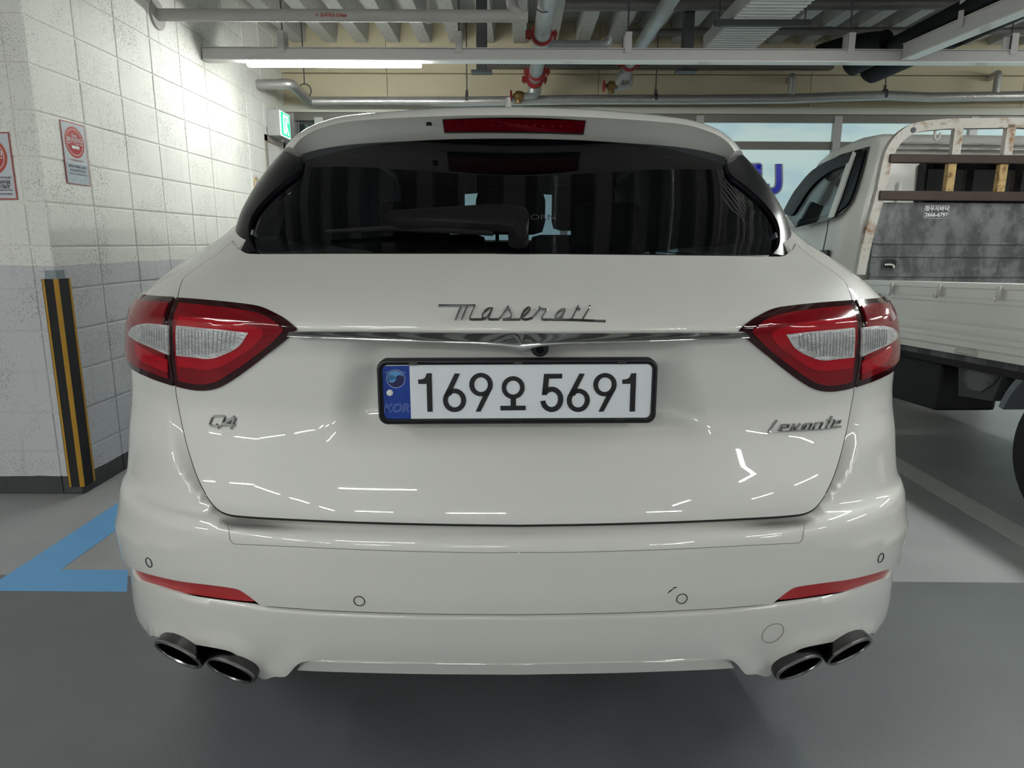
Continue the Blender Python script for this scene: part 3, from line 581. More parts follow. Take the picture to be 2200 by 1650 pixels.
# posters and notices on the block wall
def poster_frame(o, u, v): return o + u, v
def poster(name, O, U, V, w, h, label, crinkle):
    """O: lower left corner, U: along, V: up, normal N towards the viewer's side"""
    O, U, V = Vector(O), Vector(U), Vector(V); N = U.cross(V)
    t = empty(name, tuple(O + U * (w / 2)), 0, label, 'poster')
    def quad(nm, m, u0, u1, v0, v1, d, th=0.0006):
        MB().prism([O + U * u0 + V * v0 + N * d, O + U * u1 + V * v0 + N * d, O + U * u1 + V * v1 + N * d, O + U * u0 + V * v1 + N * d], N * th).build(nm, m, t)
    R = Matrix((U, V, N)).transposed().to_4x4()
    def txt(s, size, u, v, m, d=0.0034, **kw):
        text_obj('lettering', s, size, Matrix.Translation(O + U * u + V * v + N * d) @ R, m, t, **kw)
    def disc(u, v, r, m, d, r2=0.0):
        n = 40; P = [O + U * (u + r * math.cos(2 * PI * k / n)) + V * (v + r * math.sin(2 * PI * k / n)) + N * d for k in range(n)]
        if r2 == 0: MB().prism(P, N * 0.0004).build('disc', m, t)
        else:
            Q = [O + U * (u + r2 * math.cos(2 * PI * k / n)) + V * (v + r2 * math.sin(2 * PI * k / n)) + N * d for k in range(n)]
            MB().add(P + Q, [(k, (k + 1) % n, n + (k + 1) % n, n + k) for k in range(n)]).build('ring', m, t)
    return t, quad, txt, disc
def fill_poster(t, quad, txt, disc, w, h, lines, crinkle):
    quad('border', M_['redborder'], 0, w, 0, h, 0.001)
    b = w * 0.028
    quad('sheet', M_['paper'], b, w - b, (h * 0.33 if crinkle else b), h - b, 0.0017)
    if crinkle: quad('crinkled_film', M_['foilpaper'], b, w - b, b * 0.6, h * 0.335, 0.0019)
    r = w * 0.40; cv = h - b - r - w * 0.07
    disc(w / 2, cv, r, M_['orange'], 0.0025); disc(w / 2, cv, r * 0.84, M_['white'], 0.0031, r * 0.80); disc(w / 2, cv, r * 0.80, M_['red'], 0.0030)
    disc(w / 2, cv, r * 0.66, M_['orange'], 0.0037, r * 0.64)
    for s, size, u, v, m in lines(cv, r): txt(s, size, u, v, m, 0.0042, bold=size * 0.02)
    return cv, r
PW, PH = 0.180, 0.285
t, quad, txt, disc = poster('poster', (WX + 0.002, 3.317, 1.483), (0, 1, 0), (0, 0, 1), PW, PH, 'red circle poster with crumpled silver lower half, on the long block wall', True)
cv, r = fill_poster(t, quad, txt, disc, PW, PH, lambda cv, r: [('Encar', 0.018, PW / 2, cv + r * 0.42, M_['white']), ('엔카진단', 0.034, PW / 2, cv + r * 0.05, M_['white']),
    ('흡연시 과태료 10만원', 0.0145, PW / 2, 0.082, M_['inkgrey']), ('이곳은 금연구역 입니다', 0.0125, PW / 2, 0.064, M_['inkgrey']), ('PENALTY IN NON-SMOKING AREA', 0.0085, PW / 2, 0.048, M_['inkgrey']), ('이 지역은 금연구역입니다', 0.009, PW / 2, 0.112, M_['redborder'])], True)
quad('badge_strip', M_['white'], PW / 2 - r * 0.4, PW / 2 + r * 0.4, cv - r * 0.42, cv - r * 0.22, 0.0044)
P2W = 0.205; P2O = Vector((-2.239 - P2W, WY - 0.002, 1.398)); P2H = 0.288
t, quad, txt, disc = poster('poster', P2O, (1, 0, 0), (0, 0, 1), P2W, P2H, 'red circle poster cut by the left edge of the picture, on the facing block wall', False)
fill_poster(t, quad, txt, disc, P2W, P2H, lambda cv, r: [('Encar', 0.018, P2W / 2, cv + r * 0.42, M_['white']), ('엔카진단', 0.036, P2W / 2, cv + r * 0.05, M_['white']),
    ('금연구역 입니다', 0.011, P2W - 0.052, 0.094, M_['inkgrey']), ('과태료 10만원', 0.0245, P2W - 0.093, 0.071, M_['inkgrey']), ('罰款10万韩币', 0.0155, P2W - 0.072, 0.053, M_['inkgrey']), ('SMOKING IN NON-SMOKING AREA', 0.0078, P2W - 0.078, 0.041, M_['inkgrey']), ('한국자동차진단보증협회', 0.008, P2W - 0.060, 0.024, M_['inkgrey'])], False)
q = at(548, 392, X=WX)
nt_ = empty('wall_notice', tuple(q), 0, 'small white wall notice with a yellow ring beside the door', 'notice')
MB().box(WX + 0.001, WX + 0.004, 5.66, 5.80, 1.60, 1.745).build('sheet', M_['white'], nt_)
MB().tube([(WX + 0.005, 5.73 + 0.05 * math.cos(a), 1.675 + 0.05 * math.sin(a)) for a in [k * PI / 12 for k in range(24)]], 0.005, 6, closed=True).build('ring', M_['yellow'], nt_)
MB().prism([(WX + 0.0045, 5.71, 1.645), (WX + 0.0045, 5.755, 1.645), (WX + 0.0045, 5.745, 1.705), (WX + 0.0045, 5.722, 1.705)], (0.001, 0, 0)).build('pictogram', M_['sign_case'], nt_)

# corner guard
cg = empty('corner_guard', (WX, WY, 0.04), 0, 'black rubber corner guard with yellow stripes on the block wall corner', 'corner guard')
z0, z1 = 0.042, 1.046; e = 0.062
gu = MB().prism([(WX - e, WY, z0), (WX - e, WY - 0.009, z0), (WX - 0.004, WY - 0.010, z0), (WX + 0.010, WY - 0.002, z0), (WX + 0.010, WY + 0.088, z0), (WX + 0.002, WY + 0.092, z0), (WX + 0.002, WY + 0.0, z0), (WX, WY - 0.002, z0)], (0, 0, z1 - z0))
gu.build('rubber_body', M_['rubber'], cg)
MB().box(WX - e + 0.004, WX - e + 0.014, WY - 0.0112, WY - 0.006, z0, z1).build('stripe', M_['yellow'], cg)
MB().prism([(WX - 0.006, WY - 0.0112, z0), (WX - 0.004, WY - 0.0116, z0), (WX + 0.0115, WY - 0.0028, z0), (WX + 0.0115, WY - 0.0005, z0), (WX + 0.008, WY + 0.002, z0), (WX - 0.006, WY - 0.006, z0)], (0, 0, z1 - z0)).build('stripe', M_['yellow'], cg)
MB().box(WX + 0.006, WX + 0.0115, WY + 0.072, WY + 0.086, z0, z1).build('stripe', M_['yellow'], cg)
MB().prism([(WX - 0.048, WY - 0.003, 1.03), (WX + 0.004, WY - 0.003, 1.03), (WX + 0.004, WY + 0.06, 1.03), (WX, WY + 0.06, 1.03), (WX, WY, 1.03), (WX - 0.048, WY, 1.03)], (0, 0, 0.055)).build('mount_plate', M_['plate_grey'], cg)
# ================================================================== THE CAR
CAR_YAW = math.radians(1.25)
CAR_M = Matrix.Translation((0.007, 1.28, 0)) @ Matrix.Rotation(CAR_YAW, 4, 'Z') @ Matrix.Translation((0, -1.28, 0))   # car frame: x=0 is the centre plane, y is the distance at zero yaw
MIDY = 3.7
car = empty('suv', tuple(CAR_M @ Vector((0, MIDY, 0))), CAR_YAW, 'white sport utility car seen from behind, parked in the middle of the picture', 'car')
CF = Matrix.Translation((0, -MIDY, 0))
def cpart(mb, name, m, parent=None, smooth=True, sharp=40):
    if parent is None: return mb.build(name, m, car, smooth, sharp, frame=CF)
    return mb.build(name, m, parent, smooth, sharp, frame=Matrix.Identity(4))
class Tab:
    """smooth (PCHIP) table in z"""
    def __init__(s, pts):
        z = [float(p[0]) for p in pts]; v = [float(p[1]) for p in pts]; n = len(z)
        h = [z[i + 1] - z[i] for i in range(n - 1)]; d = [(v[i + 1] - v[i]) / h[i] for i in range(n - 1)]; m = [0.0] * n
        for i in range(1, n - 1):
            if d[i - 1] * d[i] > 0:
                w1, w2 = 2 * h[i] + h[i - 1], h[i] + 2 * h[i - 1]; m[i] = (w1 + w2) / (w1 / d[i - 1] + w2 / d[i])
        m[0], m[-1] = d[0], d[-1]; s.z, s.v, s.m = z, v, m
    def __call__(s, z):
        if z <= s.z[0]: return s.v[0] + s.m[0] * (z - s.z[0])
        if z >= s.z[-1]: return s.v[-1] + s.m[-1] * (z - s.z[-1])
        i = bisect.bisect_left(s.z, z) - 1; h = s.z[i + 1] - s.z[i]; t = (z - s.z[i]) / h; t2 = t * t; t3 = t2 * t
        return (2 * t3 - 3 * t2 + 1) * s.v[i] + (t3 - 2 * t2 + t) * h * s.m[i] + (-2 * t3 + 3 * t2) * s.v[i + 1] + (t3 - t2) * h * s.m[i + 1]
class Surf:
    """rear body surface: horizontal plan curves stacked in z; coordinates (th, z), th = 0 on the centre plane"""
    def __init__(s, yc, W, D, p=2.7, disp=None): s.yc, s.W, s.D, s.p, s.disp = Tab(yc), Tab(W), Tab(D), p, disp
    def base(s, th, z):
        W, D, Y = s.W(z), s.D(z), s.yc(z); a = abs(th)
        if a <= PI / 2:
            g = math.sin(a); c2 = max(0.0, 1 - g ** s.p); x, y = W * g, Y + D * (1 - math.sqrt(c2))
        else: x, y = W, Y + D + D * math.sqrt(s.p / 2) * (a - PI / 2)
        return np.array([math.copysign(x, th), y, z])
    def nb(s, th, z, f=None, e=2e-3):
        f = f or s.base
        n = np.cross(f(th + e, z) - f(th - e, z), f(th, z + e) - f(th, z - e)); return n / (np.linalg.norm(n) + 1e-12)
    def pos(s, th, z):
        p = s.base(th, z)
        if s.disp is None: return p
        d = s.disp(th, z); return p if d == 0 else p + s.nb(th, z) * d
    def nrm(s, th, z): return s.nb(th, z, s.pos)
    def hit(s, px, py):
        o, d = ray(px, py, CAR_M); prev = None; best = (9, 0, 0); t = 0.9
        def F(t):
            q = o + d * t; W = s.W(q.z)
            if abs(q.x) >= W: return None, q
            g = abs(q.x) / W; return q.y - (s.yc(q.z) + s.D(q.z) * (1 - math.sqrt(1 - g ** s.p))), q
        while t < 2.6:
            f, q = F(t)
            if f is None:
                k = abs(q.x) - s.W(q.z)
                if k < best[0] and q.y > s.yc(q.z): best = (k, math.copysign(PI / 2, q.x), q.z)
            if f is not None and f > 0 and prev is not None:
                a, b = prev, t
                for _ in range(30):
                    c = (a + b) / 2; fc = F(c)[0]
                    if fc is None or fc > 0: b = c
                    else: a = c
                q = o + d * b; W = s.W(q.z); return (math.asin(max(-1, min(1, q.x / W))), q.z)
            if f is not None and f <= 0: prev = t
            t += 0.02
        return (best[1], best[2])
    def trace(s, pts, n=0):
        """photo points of the left half -> (|th|, z)"""
        return [(abs(a), b) for a, b in (s.hit(*p) for p in (cr(pts, n) if n else pts))]
def dist_poly(P, Q):
    """distance of points P to closed polyline Q"""
    P = np.asarray(P, float); Q = np.asarray(Q, float); best = np.full(len(P), 1e9)
    A = Q; B = np.roll(Q, -1, 0)
    for a, b in zip(A, B):
        ab = b - a; L = ab @ ab
        t = np.clip(((P - a) @ ab) / (L + 1e-15), 0, 1); best = np.minimum(best, np.linalg.norm(P - (a + t[:, None] * ab), axis=1))
    return best
def inside(P, Q):
    P = np.asarray(P, float); Q = np.asarray(Q, float); r = np.zeros(len(P), bool); B = np.roll(Q, -1, 0)
    for a, b in zip(Q, B):
        if a[1] == b[1]: continue
        c = (a[1] > P[:, 1]) != (b[1] > P[:, 1]); r ^= c & (P[:, 0] < (b[0] - a[0]) * (P[:, 1] - a[1]) / (b[1] - a[1]) + a[0])
    return r
def mirror(half):
    """half outline (th>=0) from the centre line to the centre line -> full closed outline"""
    h = list(half); return h + [(-a, b) for a, b in reversed(h) if abs(a) > 1e-6]
def panel(name, s, poly, m, parent=None, off=0.0, grid=0.018, skirt=0.012, both=False, thick=None):
    polys = [poly] + ([[(-a, b) for a, b in poly]] if both else [])
    V = []; F = []; NN = []
    for pl in polys:
        B = []
        for a, b in zip(pl, pl[1:] + pl[:1]):
            d = math.hypot(b[0] - a[0], b[1] - a[1])
            if d < 1e-6: continue
            k = max(1, int(d / (grid * 0.9)))
            B += [(a[0] + (b[0] - a[0]) * q / k, a[1] + (b[1] - a[1]) * q / k) for q in range(k)]
        Bq = np.array(B); lo, hi = Bq.min(0), Bq.max(0)
        gx = np.arange(lo[0] + grid / 2, hi[0], grid); gy = np.arange(lo[1] + grid / 2, hi[1], grid)
        G = np.array([(x + (grid / 2 if j % 2 else 0), y) for j, y in enumerate(gy) for x in gx]) if len(gx) and len(gy) else np.zeros((0, 2))
        if len(G):
            G = G[inside(G, Bq)]
            if len(G): G = G[dist_poly(G, Bq) > grid * 0.45]
        nB = len(B); pts = [Vector(p) for p in B] + [Vector(p) for p in G]
        vo, eo, fo, ov, oe, of = delaunay_2d_cdt(pts, [(i, (i + 1) % nB) for i in range(nB)], [], 1, 1e-7)
        base = len(V); area = sum(B[i][0] * B[(i + 1) % nB][1] - B[(i + 1) % nB][0] * B[i][1] for i in range(nB))
        for q in vo:
            n = s.nrm(q.x, q.y); V.append(s.pos(q.x, q.y) + n * off); NN.append(n)
        for f in fo:
            a, b, c = [vo[i] for i in f[:3]]
            ff = tuple(base + i for i in f)
            if (b.x - a.x) * (c.y - a.y) - (c.x - a.x) * (b.y - a.y) < 0: ff = ff[::-1]
            F.append(ff)
        if skirt:
            loop = [(base + i) for i in range(len(vo))]
            bi = []
            inv = {}
            for k, src in enumerate(ov):
                for q in src: inv[q] = k
            bi = [inv[i] for i in range(nB) if i in inv]
            s0 = len(V); L = len(bi)
            P3 = [V[base + i] for i in bi]; N3 = [NN[base + i] for i in bi]
            for i in range(L):
                t = P3[(i + 1) % L] - P3[i - 1]; o = np.cross(t, N3[i]) * (1 if area > 0 else -1); o = o / (np.linalg.norm(o) + 1e-12)
                V.append(P3[i]); NN.append((N3[i] + o) / np.linalg.norm(N3[i] + o))
            for i in range(L):
                t = P3[(i + 1) % L] - P3[i - 1]; o = np.cross(t, N3[i]) * (1 if area > 0 else -1); o = o / (np.linalg.norm(o) + 1e-12)
                V.append(P3[i] - N3[i] * skirt); NN.append(o)
            for i in range(L):
                j = (i + 1) % L; q = (s0 + i, s0 + L + i, s0 + L + j, s0 + j)
                F.append(q if area > 0 else q[::-1])
    me = mesh(V, F, True)
    me.normals_split_custom_set_from_vertices([tuple(n) for n in NN])
    return link(name, me, m, parent or car, CF if parent is None else Matrix.Identity(4))

WT = [(.40, .950), (.47, .950), (.52, .952), (.563, .951), (.60, .948), (.654, .942), (.72, .939), (.82, .9365), (.92, .931), (1.0, .920), (1.05, .906), (1.08, .898), (1.13, .886), (1.17, .859), (1.20, .815), (1.225, .776), (1.26, .738), (1.31, .690), (1.38, .640)]
DT = [(.40, .42), (.6, .42), (.8, .42), (1.0, .40), (1.08, .41), (1.13, .44), (1.17, .46), (1.20, .42), (1.26, .34), (1.38, .30)]
TAILY = [(.66, 1.226), (.70, 1.228), (.716, 1.232), (.75, 1.244), (.79, 1.262), (.855, 1.286), (.90, 1.294), (1.0, 1.292), (1.04, 1.284), (1.06, 1.283), (1.08, 1.294), (1.115, 1.335), (1.15, 1.390), (1.195, 1.462), (1.26, 1.56)]
BODYY = [(.40, 1.222), (.50, 1.206), (.56, 1.200), (.64, 1.200), (.660, 1.2035), (.672, 1.214), (.690, 1.236), (.72, 1.246), (.79, 1.263), (.855, 1.286), (.90, 1.294), (1.0, 1.292), (1.04, 1.284), (1.06, 1.283), (1.08, 1.294), (1.115, 1.335), (1.15, 1.390), (1.195, 1.462), (1.26, 1.56)]
def sst(a, b, x):
    t = max(0.0, min(1.0, (x - a) / (b - a))); return t * t * (3 - 2 * t)
TAIL = Surf(TAILY, WT, DT); BODY = Surf(BODYY, WT, DT)
# --- outlines shared by several panels (photo points of the left half)
SEAM = [(500, 520), (468, 548), (430, 574), (400, 597), (389, 618), (384, 645), (381, 700), (380, 760), (380, 830), (386, 872), (400, 940), (420, 1008), (441, 1055), (463, 1086), (486, 1101), (520, 1107), (600, 1112), (760, 1119), (950, 1124), (1113, 1126)]
seam = TAIL.trace(SEAM, 6); seam[-1] = (0.0, seam[-1][1])
GLB = TAIL.trace([(500, 520), (508, 532), (520, 541), (540, 548), (700, 548), (1113, 548)], 4); GLB[-1] = (0.0, GLB[-1][1])
tail_half = list(reversed(seam)) + GLB[1:]
TAILPOLY = mirror(tail_half)
_tp = np.array(mirror([q for q in seam] ))
# the trough in the body around the lower edge of the tailgate, tabulated once on a grid
CV_T = np.arange(0, 1.02, 0.006); CV_Z = np.arange(0.55, 0.93, 0.004)
_g = np.array([(t, z) for t in CV_T for z in CV_Z]); _d = dist_poly(_g, TAILPOLY); _i = inside(_g, TAILPOLY)
def _sv(a, b, x): t = np.clip((x - a) / (b - a), 0, 1); return t * t * (3 - 2 * t)
_w = 0.018 + 0.055 * _sv(0.675, 0.78, _g[:, 1])
CV = (-(0.016 + 0.024 * _sv(0.35, 0.60, _g[:, 0])) * (1 - _sv(0.70, 0.92, _g[:, 1])) * np.where(_i, 1.0, 1 - _sv(0.0, _w, _d))).reshape(len(CV_T), len(CV_Z))
def cove(th, z):
    a = abs(th) / 0.006; b = (z - 0.55) / 0.004; i, j = int(a), int(b)
    if b < 0 or i >= len(CV_T) - 1 or j >= len(CV_Z) - 1: return 0.0
    a -= i; b -= j; return float(CV[i, j] * (1 - a) * (1 - b) + CV[i + 1, j] * a * (1 - b) + CV[i, j + 1] * (1 - a) * b + CV[i + 1, j + 1] * a * b)
def pocket(th, z):
    """plate recess in the tailgate"""
    x = abs(0.96 * math.sin(th)); return -0.026 * (1 - sst(0.29, 0.375, x + (z - 0.95) * 0.25)) * sst(0.82, 0.90, z) * (1 - sst(1.015, 1.055, z))
def ridge(th, z):
    """the crease that runs along the bumper's upper edge and down towards its corners"""
    a = abs(th); zc = 0.655 - 0.075 * sst(0.30, 1.25, a); d = z - zc
    return 0.0085 * sst(0.45, 1.0, a) * (1 - 0.6 * sst(1.45, 1.9, a)) * (math.exp(-d / 0.030) if d > 0 else math.exp(d / 0.11))
TAIL.disp = pocket; BODY.disp = lambda th, z: cove(th, z) + ridge(th, z)
# --- body shell with upper bumper
SLOT = [(268, 1208), (283, 1217.5), (324, 1231.5), (386, 1246.5), (449, 1255.5), (491, 1261.5), (512, 1266), (528, 1275.5), (547, 1290), (560, 1301), (560, 1301), (700, 1311), (900, 1318), (1113, 1320)]
slot = BODY.trace(SLOT, 5); slot[-1] = (0.0, slot[-1][1])
zc = slot[0][1] + 0.006
# edge of the body under the tailgate: the seam moved inwards along its normal
_s = np.array(seam); _t = np.gradient(_s, axis=0); _nn = np.stack([_t[:, 1], -_t[:, 0]], 1); _nn /= np.linalg.norm(_nn, axis=1)[:, None] + 1e-9
_c = np.array([0.0, 0.95]); _sg = np.sign(np.sum((_c - _s) * _nn, axis=1))[:, None]
inner = [(max(0.0, a), b) for a, b in (_s + _nn * _sg * 0.045)]; inner[-1] = (0.0, inner[-1][1])
body_half = list(reversed(slot)) + [(PI / 2 + 0.02, zc), (1.95, zc + 0.004), (1.95, 1.37), (1.36, 1.36), (1.22, 1.27)] + [(seam[0][0] - 0.03, seam[0][1] + 0.03)] + inner[2:]
panel('body_shell', BODY, mirror(body_half), M_['paint'], grid=0.016, skirt=0.02)
# --- tailgate
tg = panel('tailgate', TAIL, TAILPOLY, M_['paint'], off=0.003, grid=0.015, skirt=0.022)
SPAR = tg
def wrap_poly(s, pts, n=5): return s.trace(pts, n)
# --- lower bumper with exhaust arches
LOWY = [(.30, 1.272), (.34, 1.256), (.39, 1.236), (.44, 1.222), (.485, 1.214), (.500, 1.211), (.508, 1.222), (.52, 1.25)]
LOWW = [(.30, .935), (.345, .952), (.38, .949), (.42, .942), (.47, .932), (.49, .926), (.52, .90)]
LOWD = [(.30, .37), (.40, .395), (.52, .40)]
LOW = Surf(LOWY, LOWW, LOWD, 2.9)
EDGE = [(1113, 1425), (900, 1422), (760, 1419), (679, 1417), (652, 1418), (637, 1426), (627, 1437), (616, 1446), (593, 1446), (574, 1451), (562, 1447), (549, 1433), (533, 1414), (512, 1399), (491, 1390), (449, 1382), (407, 1375), (365, 1367), (336, 1361), (328, 1366), (326, 1376), (331, 1388), (331, 1388), (321, 1378), (315, 1364), (306, 1349), (296, 1332), (290, 1316)]
arch = LOW.trace(EDGE, 4); arch[0] = (0.0, arch[0][1])
TOP = [(296, 1248), (309, 1253), (344, 1264), (386, 1275), (428, 1282), (470, 1288), (512, 1293), (547, 1297), (575, 1303), (700, 1312), (900, 1319), (1113, 1321)]
ltop = LOW.trace(TOP, 4); ltop[-1] = (0.0, ltop[-1][1])
zb = arch[-1][1]
low_half = arch + [(max(arch[-1][0] + 0.05, 1.45), zb + 0.01), (1.85, zb + 0.02), (1.85, ltop[0][1] + 0.012), (PI / 2, ltop[0][1] + 0.008)] + ltop
_ar = np.array([q for q in arch[:-20] if q[0] > 0.42])
def flange(th, z):
    d = float(np.min(np.hypot(_ar[:, 0] - abs(th), _ar[:, 1] - z))); return 0.009 * math.exp(-(d / 0.030) ** 2) * sst(0.40, 0.55, abs(th)) * (1 - sst(0.98, 1.15, abs(th)))
LOW.disp = flange
panel('lower_bumper', LOW, mirror(low_half), M_['paint'], grid=0.015, skirt=0.03)
LIPS = Surf([(a, b + 0.012) for a, b in LOWY], LOWW, LOWD, 2.9)
lip = LIPS.trace([(1113, 1429), (900, 1426), (760, 1424), (679, 1421.5), (656, 1426), (638, 1440), (638, 1440), (700, 1443), (900, 1448), (1113, 1449.5)], 4); lip[0] = (0, lip[0][1]); lip[-1] = (0, lip[-1][1])
panel('diffuser_lip', LIPS, mirror(lip), M_['paint'], grid=0.012, skirt=0.05)
# dark backing behind the panels
BK = Surf([(a, b + 0.085) for a, b in BODYY if a > .5] , [(a, b - 0.07) for a, b in WT], DT)
bk = MB(); nz, nt2 = 26, 40
for i in range(nz + 1):
    z = 0.36 + (1.16 - 0.36) * i / nz
    for j in range(nt2 + 1): bk.v.append(tuple(BK.base(-1.8 + 3.6 * j / nt2, max(z, 0.5)) * np.array([1, 1, 0]) + np.array([0, 0.05 if z < 0.55 else 0, z])))
bk.f = [(i * (nt2 + 1) + j, i * (nt2 + 1) + j + 1, (i + 1) * (nt2 + 1) + j + 1, (i + 1) * (nt2 + 1) + j) for i in range(nz) for j in range(nt2)]
cpart(bk, 'inner_structure', M_['gap'])
# --- side shells, hood, front (mostly hidden)
def side_surf(s):
    def f(y, z): 
        W = BODY.W(z); return np.array([s * W * (1 - 0.10 * sst(4.9, 6.25, y)), y, z])
    return f
WHL = [2.16, 5.16]; RW = 0.385
for s in (-1, 1):
    f = side_surf(s); m = MB(); ny, nz2 = 90, 26; ys_ = [1.80 + (6.0 - 1.80) * i / ny for i in range(ny + 1)]
    zt = lambda y: 1.37 - 0.14 * sst(1.85, 2.5, y) - 0.155 * sst(3.8, 6.0, y)
    def zlow(y):
        z = 0.30
        for w in WHL:
            if abs(y - w) < RW + 0.05: z = max(z, 0.37 + math.sqrt(max(0, (RW + 0.05) ** 2 - (y - w) ** 2)))
        if y < 2.0 : z = max(z, 0.40)
        return z
    for y in ys_:
        a, b = zlow(y), zt(y)
        for k in range(nz2 + 1): zz = a + (b - a) * k / nz2; m.v.append(tuple(f(max(y, BODY.yc(zz) + BODY.D(zz) + 0.01), zz)))
    m.f = [(i * (nz2 + 1) + k, (i + 1) * (nz2 + 1) + k, (i + 1) * (nz2 + 1) + k + 1, i * (nz2 + 1) + k + 1) for i in range(ny) for k in range(nz2)]
    cpart(m, 'body_side', M_['paint'])
m = MB(); n = 24
for i in range(13):                                # hood and nose
    y = 4.75 + (6.2 - 4.75) * i / 12; zz = 1.10 - 0.16 * ((y - 4.75) / 1.45) ** 2
    for j in range(n + 1):
        u = -1 + 2 * j / n; m.v.append((u * (0.80 - 0.16 * sst(5.4, 6.25, y)), y - 0.12 * u * u * sst(5, 6.2, y), zz - 0.09 * u ** 4))
m.f = [(i * (n + 1) + j, i * (n + 1) + j + 1, (i + 1) * (n + 1) + j + 1, (i + 1) * (n + 1) + j) for i in range(12) for j in range(n)]
cpart(m, 'hood', M_['paint'])
cpart(MB().prism([(-0.84, 5.9, 0.28), (-0.6, 6.15, 0.28), (0, 6.22, 0.28), (0.6, 6.15, 0.28), (0.84, 5.9, 0.28), (0.84, 5.8, 0.28), (-0.84, 5.8, 0.28)], (0, 0, 0.68)), 'front_fascia', M_['paint'])
cpart(MB().box(-0.80, 0.80, 1.75, 5.7, 0.26, 0.30), 'underbody', M_['black'])
# wheels
for sx_ in (-1, 1):
    for wy in WHL:
        xx = sx_ * 0.80
        tr_ = cpart(MB().tube([(xx - 0.14, wy, 0.375), (xx - 0.135, wy, 0.375), (xx - 0.11, wy, 0.375), (xx + 0.11, wy, 0.375), (xx + 0.135, wy, 0.375), (xx + 0.14, wy, 0.375)], [0.29, 0.35, 0.375, 0.375, 0.35, 0.29], 40), 'tyre', M_['tire'])
        r_ = MB().tube([(xx + sx_ * 0.10, wy, 0.375), (xx + sx_ * 0.13, wy, 0.375)], [0.06, 0.05], 16)
        for k in range(10):
            a = 2 * PI * k / 10; r_.tube([(xx + sx_ * 0.12, wy + 0.05 * math.cos(a), 0.375 + 0.05 * math.sin(a)), (xx + sx_ * 0.135, wy + 0.28 * math.cos(a), 0.375 + 0.28 * math.sin(a))], [0.022, 0.016], 6)
        r_.tube([(xx + sx_ * 0.138, wy + 0.285 * math.cos(k * PI / 16), 0.375 + 0.285 * math.sin(k * PI / 16)) for k in range(32)], 0.012, 8, closed=True)
        cpart(r_, 'wheel_rim', M_['rim'], tr_)
# --- tail lamps
LTOP = [(303, 637), (340, 640.5), (380, 644), (380, 644)]
def lamp(s, name, poly, m, off, **kw): return panel(name, s, poly, m, off=off, grid=0.010, skirt=kw.pop('skirt', 0.012), **kw)
def hz(px, py): return BODY.hit(px, py)[1]
SPL, SPR = 377.5, 383.5                                # lamp split at the tailgate seam
inner_out = [(SPR, 644), (458, 650), (524, 657), (561, 663), (589, 674), (615, 688), (636, 703), (636, 703), (640, 708), (628, 720), (628, 720), (589, 750.5), (545, 785.5), (502, 816), (469, 833.5), (436, 838), (404, 834), (SPR, 829)]
inner_red = [(SPR + 8, 657), (458, 664), (520, 671), (556, 678), (585, 689), (612, 704), (612, 704), (611, 712), (580, 741), (537, 776), (496, 804), (466, 820), (436, 824), (407, 820), (SPR + 8, 816)]
inner_mid = [(SPR + 8, 684), (458, 688), (515, 694), (548, 700), (572, 711), (562, 730), (528, 758), (490, 783), (458, 792), (425, 790), (SPR + 8, 786)]
inner_clr = [(SPR + 7, 699), (458, 705), (500, 709), (541, 713.5), (541, 713.5), (521.5, 739.6), (486.5, 761.5), (458, 769), (425.5, 766), (SPR + 7, 762.5)]
outer_out = [(SPL, 643), (340, 640.5), (318, 638)]
outer_bot = [(305, 801), (338, 815), (SPL, 828)]
z_t, z_m, z_b = hz(318, 638), hz(300, 715), hz(305, 801)
